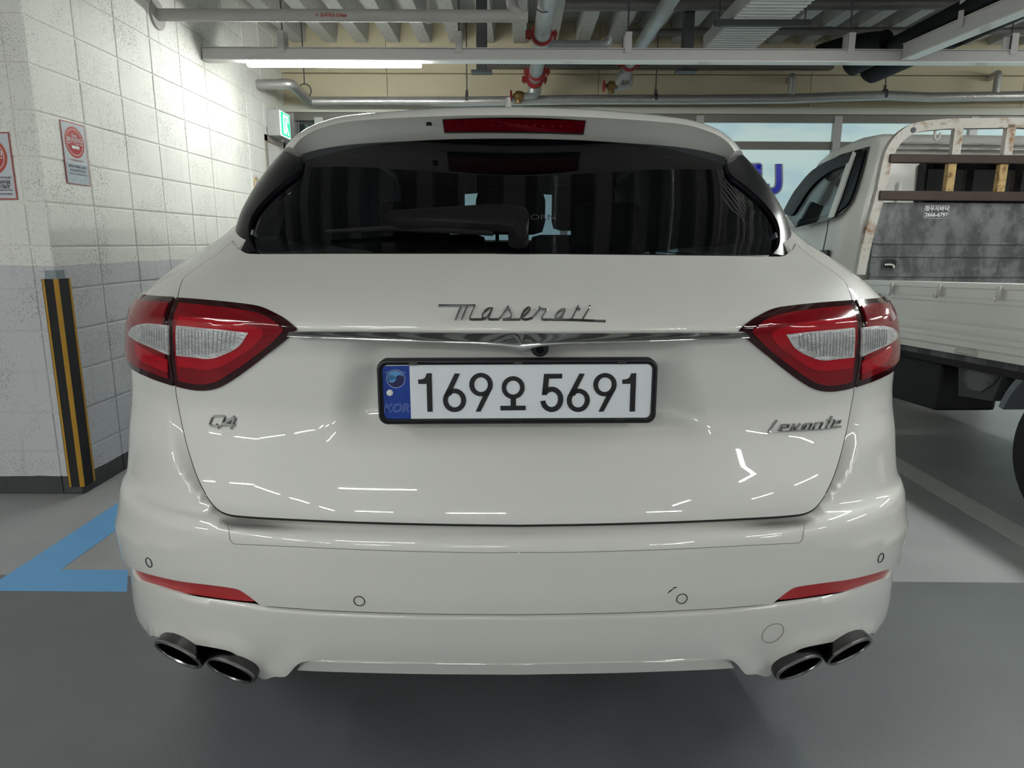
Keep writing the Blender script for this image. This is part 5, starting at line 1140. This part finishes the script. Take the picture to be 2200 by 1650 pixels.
# --- roof, cabin sides, windscreen
q = MB(); ny, nx = 14, 24
def roofz(y, u): return 1.565 + 0.085 * math.sin(min(1, (y - 1.9) / 1.7) * PI / 2) - 0.06 * max(0, (y - 3.6)) ** 1.5 - 0.055 * u ** 2
for i in range(ny + 1):
    y = 1.95 + (4.1 - 1.95) * i / ny
    for j in range(nx + 1): u = -1 + 2 * j / nx; q.v.append((u * (0.56 + 0.05 * sst(1.9, 2.8, y)), y, roofz(y, u)))
q.f = [(i * (nx + 1) + j, i * (nx + 1) + j + 1, (i + 1) * (nx + 1) + j + 1, (i + 1) * (nx + 1) + j) for i in range(ny) for j in range(nx)]
cpart(q, 'roof', M_['paint'])
q2 = MB(); q2.v = [(x * 0.985, y, z - 0.025 - (0.10 * sst(3.85, 4.1, y))) for x, y, z in q.v]; q2.f = q.f; cpart(q2, 'headliner', M_['interior'])
cpart(MB().box(-0.36, 0.36, 1.90, 2.02, 1.47, 1.53), 'roof_header', M_['interior'])
ant = at(1092, 222, M=CAR_M, Y=2.1)
cpart(MB().prism([(ant.x - 0.012, 2.04, 1.53), (ant.x + 0.012, 2.04, 1.53), (ant.x + 0.014, 2.22, 1.53), (ant.x - 0.014, 2.22, 1.53)], (0, 0.05, 0.001)).tube([(ant.x, 2.05, 1.54), (ant.x, 2.10, at(1092, 213, M=CAR_M, Y=2.1).z), (ant.x, 2.16, at(1092, 216, M=CAR_M, Y=2.1).z - 0.01), (ant.x, 2.3, 1.55)], [0.014, 0.007, 0.008, 0.014], 10), 'roof_antenna', M_['paint'])
for s_ in (-1, 1):
    q = MB()
    P0 = [(0.66, 2.0, 1.22), (0.74, 2.4, 1.215), (0.80, 3.2, 1.20), (0.80, 4.0, 1.17), (0.79, 4.72, 1.10)]; P1 = [(0.57, 1.95, 1.47), (0.60, 2.4, 1.55), (0.61, 3.2, 1.60), (0.61, 3.8, 1.58), (0.61, 4.1, 1.54)]
    q.v = [(s_ * a, b, c) for a, b, c in P0 + P1]; q.f = [(i, i + 1, i + 6, i + 5) for i in range(4)]; cpart(q, 'side_window', M_['dash_dark'])
    q2 = MB(); q2.v = [(x * 0.975, y, z) for x, y, z in q.v] + [(s_ * 0.60, 1.74, 1.20), (s_ * 0.545, 1.86, 1.46)]; q2.f = list(q.f) + [(10, 0, 5, 11)]; cpart(q2, 'side_trim', M_['interior'])
    cpart(MB().tube([(s_ * a, b, c) for a, b, c in P1] + [(s_ * 0.78, 4.75, 1.10)], 0.03, 8), 'window_pillar', M_['black'])
    cpart(MB().box(s_ * 0.88, s_ * 1.08, 4.25, 4.33, 1.10, 1.24).tube([(s_ * 0.78, 4.3, 1.12), (s_ * 0.95, 4.3, 1.12)], 0.02, 8), 'door_mirror', M_['paint'])
q = MB(); q.v = [(-0.60, 4.10, 1.535), (0.60, 4.10, 1.535), (0.78, 4.76, 1.105), (-0.78, 4.76, 1.105)]; q.f = [(0, 1, 2, 3)]; cpart(q, 'windscreen', M_['clear'])
cpart(MB().bev(-0.72, 0.72, 4.0, 4.48, 0.85, 1.235, 0.05), 'dashboard', M_['interior'])
cpart(MB().box(-0.72, 0.72, 1.8, 4.2, 0.36, 0.40), 'cabin_floor', M_['interior'])
for (sx_, sy_, ww) in ((-0.37, 3.45, 0.26), (0.37, 3.45, 0.26), (-0.36, 2.62, 0.25), (0.36, 2.62, 0.25), (0.0, 2.62, 0.13)):
    front = sy_ > 3
    st_ = cpart(MB().bev(sx_ - ww, sx_ + ww, sy_ - 0.02, sy_ + 0.13, 0.5, 1.26 if front else 1.18, 0.05).bev(sx_ - ww, sx_ + ww, sy_ + 0.1, sy_ + 0.6, 0.45, 0.62, 0.04), 'seat', M_['interior'])
    hz0 = 1.28 if front else 1.20 if sx_ else 1.25
    cpart(MB().bev(sx_ - (0.155 if front else 0.13), sx_ + (0.155 if front else 0.13), sy_ - 0.03, sy_ + 0.08, hz0, hz0 + (0.22 if front else 0.17), 0.045).tube([(sx_ - 0.05, sy_ + 0.02, 1.08), (sx_ - 0.05, sy_ + 0.02, hz0 + 0.05)], 0.007, 6).tube([(sx_ + 0.05, sy_ + 0.02, 1.08), (sx_ + 0.05, sy_ + 0.02, hz0 + 0.05)], 0.007, 6), 'headrest', M_['interior'], st_)
cpart(MB().bev(-0.11, 0.11, 4.02, 4.05, 1.42, 1.49, 0.012), 'rear_view_mirror', M_['interior'])
# ================================================================== THE TRUCK
TR_YAW = math.radians(3.0)
TR_M = Matrix.Translation((2.215, 4.42, 0)) @ Matrix.Rotation(TR_YAW, 4, 'Z')     # frame: x right from the side gates, y forward from the headboard
truck = empty('flatbed_truck', (2.215, 4.42, 0), TR_YAW, 'white flatbed truck with a rusty headboard guard, parked on the right', 'truck')
RAKE = 0.040
def tpart(mb, name, m, parent=None, smooth=False, sharp=35, rake=True):
    if rake: mb.v = [(x, y, z - RAKE * y) for x, y, z in mb.v]
    return mb.build(name, m, parent or truck, smooth, sharp, frame=Matrix.Identity(4))
TW = 1.66
def tat(px, py, **k):
    p = at(px, py, M=TR_M, **k); return Vector((p.x, p.y, p.z + RAKE * p.y))     # undo the rake that tpart adds
# bed floor and gates
tpart(MB().box(0.02, TW - 0.02, -2.85, 0.0, 0.60, 0.66), 'bed_floor', M_['truck_steel'])
def gate(x, s, nm):
    P = [(0.0, 1.000), (-0.014, 0.996), (-0.016, 0.972), (-0.002, 0.966), (-0.002, 0.925), (-0.008, 0.918), (-0.008, 0.900), (0.0, 0.892), (0.002, 0.80), (-0.010, 0.785), (-0.014, 0.765), (-0.012, 0.745), (-0.004, 0.735), (-0.006, 0.715), (-0.016, 0.705), (-0.020, 0.68), (-0.010, 0.668), (-0.012, 0.637), (0.016, 0.635), (0.020, 1.0)]
    q = MB(); L = [(x + s * a, -0.02, b) for a, b in P]; n = len(L)
    q.v = L + [(a, -2.85, c) for a, b, c in L]; q.f = [(i, (i + 1) % n, n + (i + 1) % n, n + i) for i in range(n)] + [tuple(range(n)), tuple(n + i for i in range(n))]
    g = tpart(q, nm, M_['truck_white'], smooth=True, sharp=25)
    for k in range(6):
        y = -0.36 - 0.42 * k
        tpart(MB().bev(x - s * 0.030, x - s * 0.014, y - 0.012, y + 0.012, 0.925, 0.985, 0.003).tube([(x - s * 0.022, y, 0.935), (x - s * 0.034, y, 0.915), (x - s * 0.044, y, 0.92), (x - s * 0.046, y, 0.935)], 0.005, 6), 'rope_hook', M_['truck_dirty'], g)
    for k in range(4):
        y = -0.40 - 0.62 * k
        tpart(MB().tube([(x - s * 0.022, y + 0.05, 0.655), (x - s * 0.022, y - 0.05, 0.655)], 0.011, 10).tube([(x - s * 0.022, y - 0.055, 0.655), (x - s * 0.022, y - 0.085, 0.655)], 0.015, 10), 'hinge', M_['truck_dirty'], g)
    return g
gl_ = gate(0.0, 1, 'side_gate'); gate(TW, -1, 'side_gate')
tpart(MB().box(0.0, TW, -2.88, -2.85, 0.637, 1.0), 'tail_gate', M_['truck_white'])
for k, y in enumerate((-0.12, -0.42)):
    tpart(MB().tube([(-0.01, y, 0.64), (-0.012, y - 0.01, 0.60), (-0.015, y - 0.035, 0.565)], 0.006, 6), 'rope_end', M_['rust_yellow'])
# headboard panel
HB = -0.02
hb = MB().box(0.03, TW - 0.03, HB, HB + 0.02, 0.66, 1.478)
hb.bev(0.03, TW - 0.03, HB - 0.008, HB + 0.005, 1.222, 1.236, 0.003); hb.bev(0.03, TW - 0.03, HB - 0.008, HB + 0.005, 1.142, 1.156, 0.003); hb.box(0.03, TW - 0.03, HB - 0.01, HB + 0.005, 1.02, 1.045)
hbo = tpart(hb, 'headboard_panel', M_['truck_steel'])
hh = tat(1910, 567, Y=HB)
def oval(cx, cz, a, b, y): return [(cx + math.copysign(abs(math.cos(t)) ** .6, math.cos(t)) * a, y, cz + math.copysign(abs(math.sin(t)) ** .6, math.sin(t)) * b) for t in [k * PI / 14 for k in range(28)]]
tpart(MB().prism(oval(hh.x, hh.z, 0.050, 0.036, HB - 0.002), (0, -0.003, 0)), 'hook_recess_rim', M_['under_grey'], hbo)
tpart(MB().prism(oval(hh.x, hh.z, 0.043, 0.030, HB - 0.005), (0, -0.001, 0)), 'hook_recess', M_['gap'], hbo)
tpart(MB().tube(cr([(hh.x - 0.035, HB - 0.012, hh.z - 0.006), (hh.x, HB - 0.016, hh.z - 0.004), (hh.x + 0.022, HB - 0.016, hh.z - 0.012), (hh.x + 0.024, HB - 0.014, hh.z - 0.026)], 4), 0.006, 8), 'rope_hook', M_['truck_dirty'], hbo, smooth=True)
# sticker with lettering
s1 = tat(2012, 455, Y=HB); sw, sh = 0.172, 0.088
stk = tpart(MB().box(s1.x - sw / 2, s1.x + sw / 2, HB - 0.0015, HB - 0.0005, s1.z - sh / 2, s1.z + sh / 2), 'sticker', M_['inkgrey'], hbo)
def frame_ring(w, h, b, d): return MB().box(s1.x - w / 2, s1.x + w / 2, HB - d, HB - d + 0.0005, s1.z + h / 2 - b, s1.z + h / 2).box(s1.x - w / 2, s1.x + w / 2, HB - d, HB - d + 0.0005, s1.z - h / 2, s1.z - h / 2 + b).box(s1.x - w / 2, s1.x - w / 2 + b, HB - d, HB - d + 0.0005, s1.z - h / 2, s1.z + h / 2).box(s1.x + w / 2 - b, s1.x + w / 2, HB - d, HB - d + 0.0005, s1.z - h / 2, s1.z + h / 2)
tpart(frame_ring(sw * 0.95, sh * 0.92, 0.003, 0.002), 'sticker_border', M_['pipe_grey'], hbo)
for s, dz, sz in (('정우자바닥', 0.018, 0.034), ('2666-6797', -0.019, 0.034)):
    text_obj('sticker_lettering', s, sz, face_cam(s1.x, HB - 0.002, s1.z + dz - RAKE * HB), M_['white'], hbo, frame=Matrix.Identity(4), bold=0.0008, extrude=0.0003)
# guard frame over the headboard
GP = [(1846, 590), (1858, 530), (1876, 462), (1890, 410), (1900, 360), (1909, 328), (1925, 302), (1948, 283), (1975, 273), (2030, 267)]
gpts = [tat(a, b, Y=HB - 0.01) for a, b in GP]
fullg = [Vector(p) for p in cr(gpts, 4)] + [Vector((TW / 2, HB - 0.01, gpts[-1].z + 0.012))] 
fullg = fullg + [Vector((TW - p.x, p.y, p.z)) for p in reversed(fullg[:-1])]
def flat_tube(path, w, d):
    q = MB(); n = len(path)
    for i, p in enumerate(path):
        t = (path[min(i + 1, n - 1)] - path[max(i - 1, 0)]).normalized(); nn = Vector((-t.z, 0, t.x))
        q.v += [tuple(p + nn * w / 2 + Vector((0, -d / 2, 0))), tuple(p - nn * w / 2 + Vector((0, -d / 2, 0))), tuple(p - nn * w / 2 + Vector((0, d / 2, 0))), tuple(p + nn * w / 2 + Vector((0, d / 2, 0)))]
    q.f = [(i * 4 + j, i * 4 + (j + 1) % 4, (i + 1) * 4 + (j + 1) % 4, (i + 1) * 4 + j) for i in range(n - 1) for j in range(4)] + [(0, 1, 2, 3), tuple((n - 1) * 4 + j for j in range(4))]
    return q
tpart(flat_tube(fullg, 0.058, 0.04), 'guard_frame', M_['rusty'], smooth=True, sharp=40)
b1z, b2z = tat(2000, 343, Y=HB).z, tat(2000, 422, Y=HB).z
x1, x2 = tat(1912, 343, Y=HB - 0.04).x, tat(1890, 422, Y=HB - 0.04).x
tpart(MB().bev(x1, TW - x1, HB - 0.045, HB + 0.0, b1z - 0.025, b1z + 0.025, 0.004), 'cross_bar', M_['rust_brown'])
tpart(MB().bev(x2, TW - x2, HB - 0.045, HB + 0.0, b2z - 0.028, b2z + 0.028, 0.004), 'cross_bar', M_['rust_brown'])
zt_g = gpts[-1].z
for px_ in (2050, 2161, 2272):
    a = tat(px_, 310, Y=HB).x
    tpart(MB().box(a - 0.027, a + 0.027, HB - 0.03, HB + 0.005, b1z, zt_g), 'guard_post', M_['rusty'])
    tpart(MB().box(a - 0.037, a + 0.013, HB - 0.03, HB + 0.005, b2z, b1z), 'guard_post', M_['rust_yellow'])
k_ = tat(2014, 290, Y=HB)
tpart(MB().tube([(k_.x - 0.018, HB, k_.z + 0.03), (k_.x - 0.018, HB, k_.z - 0.015), (k_.x - 0.006, HB, k_.z - 0.03), (k_.x + 0.012, HB, k_.z - 0.02), (k_.x + 0.016, HB, k_.z + 0.012)], 0.008, 8), 'rope_hook', M_['rusty'], smooth=True)
rl = tat(1963, 279, Y=HB - 0.035); tpart(MB().tube([(rl.x, HB - 0.03, rl.z), (rl.x, HB - 0.034, rl.z)], 0.016, 16), 'guard_bolt', M_['strut'])
# cab
CX0, CX1 = 0.05, TW - 0.05
prof = [(0.16, 0.55), (0.16, 1.30), (0.20, 1.72), (0.26, 1.90), (0.36, 1.955), (0.60, 1.975), (0.95, 1.955), (1.10, 1.90), (1.24, 1.72), (1.55, 1.28), (1.63, 1.16), (1.68, 0.95), (1.68, 0.42), (1.34, 0.42), (1.26, 0.68), (1.05, 0.80), (0.80, 0.74), (0.66, 0.55)]
def infl(z): return 0.0 if z < 1.30 else 0.14 * ((z - 1.30) / 0.68) ** 1.35
q = MB(); n = len(prof); dense = []
for a, b in zip(prof, prof[1:] + prof[:1]):
    k = max(1, int(math.hypot(b[0] - a[0], b[1] - a[1]) / 0.06))
    dense += [(a[0] + (b[0] - a[0]) * i / k, a[1] + (b[1] - a[1]) * i / k) for i in range(k)]
n = len(dense); rows_ = []
for (u, ins) in ((0, 0.0), (0.006, -0.02), (0.03, -0.045), (0.10, -0.06)): rows_.append((u, ins))
# cross-sections: the side face shrunk at the edge for a rounded shoulder
cen = (0.85, 1.2)
def sec(x, z0, shrink): return x
secs = [(0.0, 0.955), (0.018, 0.985), (0.05, 1.0)]
for (dx, sc) in secs: q.v += [(CX0 + dx + infl(z), cen[0] + (y - cen[0]) * sc, cen[1] + (z - cen[1]) * sc) for y, z in dense]
for (dx, sc) in reversed(secs): q.v += [(CX1 - dx - infl(z), cen[0] + (y - cen[0]) * sc, cen[1] + (z - cen[1]) * sc) for y, z in dense]
q.f = [(i * n + j, i * n + (j + 1) % n, (i + 1) * n + (j + 1) % n, (i + 1) * n + j) for i in range(5) for j in range(n)] + [tuple(range(n)), tuple(5 * n + j for j in range(n))]
cab = tpart(q, 'cab', M_['truck_white'], smooth=True, sharp=50)
# glass of the near door on the cab side
def side_pt(px, py, d=0.0):
    x = CX0
    for _ in range(8):
        p = tat(px, py, X=x - d); x = CX0 + infl(p.z)
    return Vector((x - d, p.y, p.z))
def side_panel(nm, pts, m, d, n=4, closed=True):
    P = cr(pts, n, True) if n else pts
    V = [side_pt(a, b, d) for a, b in P]; q = MB(); q.prism(V, (0.012, 0, 0)); return tpart(q, nm, m, cab)
side_panel('window_surround', [(1866, 315), (1866, 315), (1856, 348), (1829, 431), (1797, 466), (1785, 470), (1709, 489), (1709, 489), (1683, 452), (1683, 452), (1700, 421), (1716, 398), (1738, 372), (1757, 358), (1790, 340), (1816, 329)], M_['dash_dark'], 0.004)
side_panel('door_glass', [(1817, 345), (1817, 345), (1800, 410), (1783, 460), (1783, 460), (1712, 481), (1712, 481), (1700, 462), (1708, 440), (1730, 405), (1760, 375), (1785, 358)], M_['clear'], 0.010)
side_panel('window_visor', [(1829, 328), (1829, 328), (1821, 354), (1821, 354), (1790, 364), (1760, 384), (1735, 410), (1716, 440), (1700, 462), (1684, 455), (1700, 421), (1716, 398), (1740, 371), (1775, 347)], M_['black'], 0.022)
side_panel('divider_bar', [(1832, 325), (1832, 325), (1836, 330), (1836, 330), (1806, 420), (1789, 466), (1789, 466), (1778, 468), (1778, 468), (1797, 415), (1818, 352), (1822, 350)], M_['truck_white'], 0.024)
side_panel('quarter_glass', [(1858, 322), (1858, 322), (1850, 352), (1826, 428), (1799, 457), (1799, 457), (1818, 405), (1838, 340)], M_['black_gloss'], 0.012)
dq = MB(); dl = [side_pt(a, b, 0.002) for a, b in ((1781, 470), (1776, 500), (1768, 540), (1765, 575))]
dq.tube([tuple(p) for p in dl], 0.004, 6); tpart(dq, 'door_seam', M_['strut'], cab)
hp = side_pt(1767, 548, 0.012); tpart(MB().bev(hp.x - 0.012, hp.x + 0.01, hp.y - 0.09, hp.y + 0.05, hp.z - 0.04, hp.z + 0.035, 0.01), 'door_handle', M_['black'], cab)
mp_ = side_pt(1690, 400, 0.0); tpart(MB().bev(-0.20, -0.06, 1.36, 1.42, 1.42, 1.70, 0.02).tube([(-0.1, 1.38, 1.45), (0.12, 1.34, 1.40)], 0.012, 8), 'door_mirror', M_['black'], cab)
tpart(MB().prism([(CX0 + 0.12, 1.27, 1.72), (CX1 - 0.12, 1.27, 1.72), (CX1 - 0.04, 1.59, 1.27), (CX0 + 0.04, 1.59, 1.27)], (0, 0.012, 0.008)), 'windscreen', M_['dash_dark'], cab)
# cab rear window and panel ribs
w0 = tat(1972, 400, Y=0.155).x
wz0, wz1 = 1.36, 1.79
tpart(MB().prism([(w0, 0.168, wz0), (TW - w0, 0.168, wz0), (TW - w0, 0.178, wz1 - 0.06), (TW - w0 - 0.06, 0.185, wz1), (w0 + 0.06, 0.185, wz1), (w0, 0.178, wz1 - 0.06)], (0, -0.045, 0)), 'rear_window_frame', M_['rubber'], cab)
tpart(MB().prism([(w0 + 0.03, 0.12, wz0 + 0.03), (TW - w0 - 0.03, 0.12, wz0 + 0.03), (TW - w0 - 0.03, 0.12, wz1 - 0.04), (w0 + 0.03, 0.12, wz1 - 0.04)], (0, -0.006, 0)), 'rear_glass', M_['dash_dark'], cab)
for z in (1.835, 1.865): tpart(MB().bev(0.22, TW - 0.22, 0.17, 0.21, z - 0.006, z + 0.006, 0.003), 'body_rib', M_['truck_dirty'], cab)
tpart(MB().bev(w0 - 0.13, w0 - 0.11, 0.145, 0.17, 1.05, 1.62, 0.004), 'body_rib', M_['truck_white'], cab)
# chassis, mud covers, wheels
tpart(MB().box(0.35, 0.43, -2.8, 1.3, 0.42, 0.56).box(TW - 0.43, TW - 0.35, -2.8, 1.3, 0.42, 0.56).box(0.35, TW - 0.35, -1.4, -1.3, 0.44, 0.54).box(0.35, TW - 0.35, -0.3, -0.2, 0.44, 0.54), 'chassis', M_['gap'])
tpart(MB().box(0.02, TW - 0.02, -2.84, -0.02, 0.565, 0.60), 'bed_frame', M_['gap'])
tpart(MB().bev(0.10, 0.45, -0.70, -0.20, 0.28, 0.55, 0.02), 'battery_box', M_['black'])
a1, a2 = tat(2059, 772, X=0.06), tat(2059, 850, X=0.06); a3, a4 = tat(2132, 862, X=0.06), tat(2160, 792, X=0.06)
tpart(MB().prism([(0.06, a1.y, 0.60), (0.06, a2.y, a2.z), (0.06, a3.y, a3.z), (0.06, a4.y, 0.58)], (0.30, 0, 0)), 'mud_cover', M_['under_grey'])
tpart(MB().prism([(0.052, a1.y - 0.05, 0.59), (0.052, a1.y - 0.07, a2.z + 0.08), (0.052, a1.y - 0.11, a2.z + 0.05), (0.052, a1.y - 0.20, a2.z + 0.05), (0.052, a1.y - 0.27, a2.z + 0.10), (0.052, a1.y - 0.32, 0.58)], (0.01, 0, 0)), 'mud_cover_panel', M_['truck_steel'])
WCY, WR = -1.66, 0.325
for (wx, wy, nm) in ((0.015, WCY, 1), (TW - 0.015 - 0.2, WCY, 1), (0.10, 1.02, 0), (TW - 0.3, 1.02, 0)):
    ty = tpart(MB().tube([(wx, wy, WR), (wx + 0.008, wy, WR), (wx + 0.035, wy, WR), (wx + 0.165, wy, WR), (wx + 0.192, wy, WR), (wx + 0.2, wy, WR)], [0.20, 0.285, WR, WR, 0.285, 0.20], 44), 'tyre', M_['tire'], smooth=True, sharp=50, rake=False)
    sgn = -1 if wx < TW / 2 else 1; xo = wx if wx < TW / 2 else wx + 0.2
    tpart(MB().tube([(xo - sgn * 0.0, wy, WR), (xo - sgn * 0.012, wy, WR), (xo - sgn * 0.05, wy, WR), (xo - sgn * 0.06, wy, WR)], [0.205, 0.188, 0.16, 0.05], 36).tube([(xo - sgn * 0.06, wy, WR), (xo + sgn * 0.01, wy, WR)], [0.07, 0.05], 16), 'wheel_rim', M_['truck_dirty'], ty, smooth=True, sharp=40, rake=False)
fl = MB(); R1 = 0.405
aa = [math.radians(q) for q in range(15, 100, 5)]
fl.v = [(x, WCY + R1 * math.cos(t) * 1.08, WR + 0.02 + R1 * math.sin(t)) for t in aa for x in (0.055, 0.30)] + [(x, WCY + (R1 + 0.03) * math.cos(t) * 1.08, WR + 0.02 + (R1 + 0.03) * math.sin(t)) for t in aa for x in (0.055, 0.30)]
n = len(aa); fl.f = [(2 * i, 2 * i + 1, 2 * i + 3, 2 * i + 2) for i in range(n - 1)] + [(2 * n + 2 * i, 2 * n + 2 * i + 1, 2 * n + 2 * i + 3, 2 * n + 2 * i + 2) for i in range(n - 1)] + [(2 * i, 2 * i + 2, 2 * n + 2 * i + 2, 2 * n + 2 * i) for i in range(n - 1)] + [(0, 1, 2 * n + 1, 2 * n)]
tpart(fl, 'mudguard', M_['plate_grey'], rake=False)
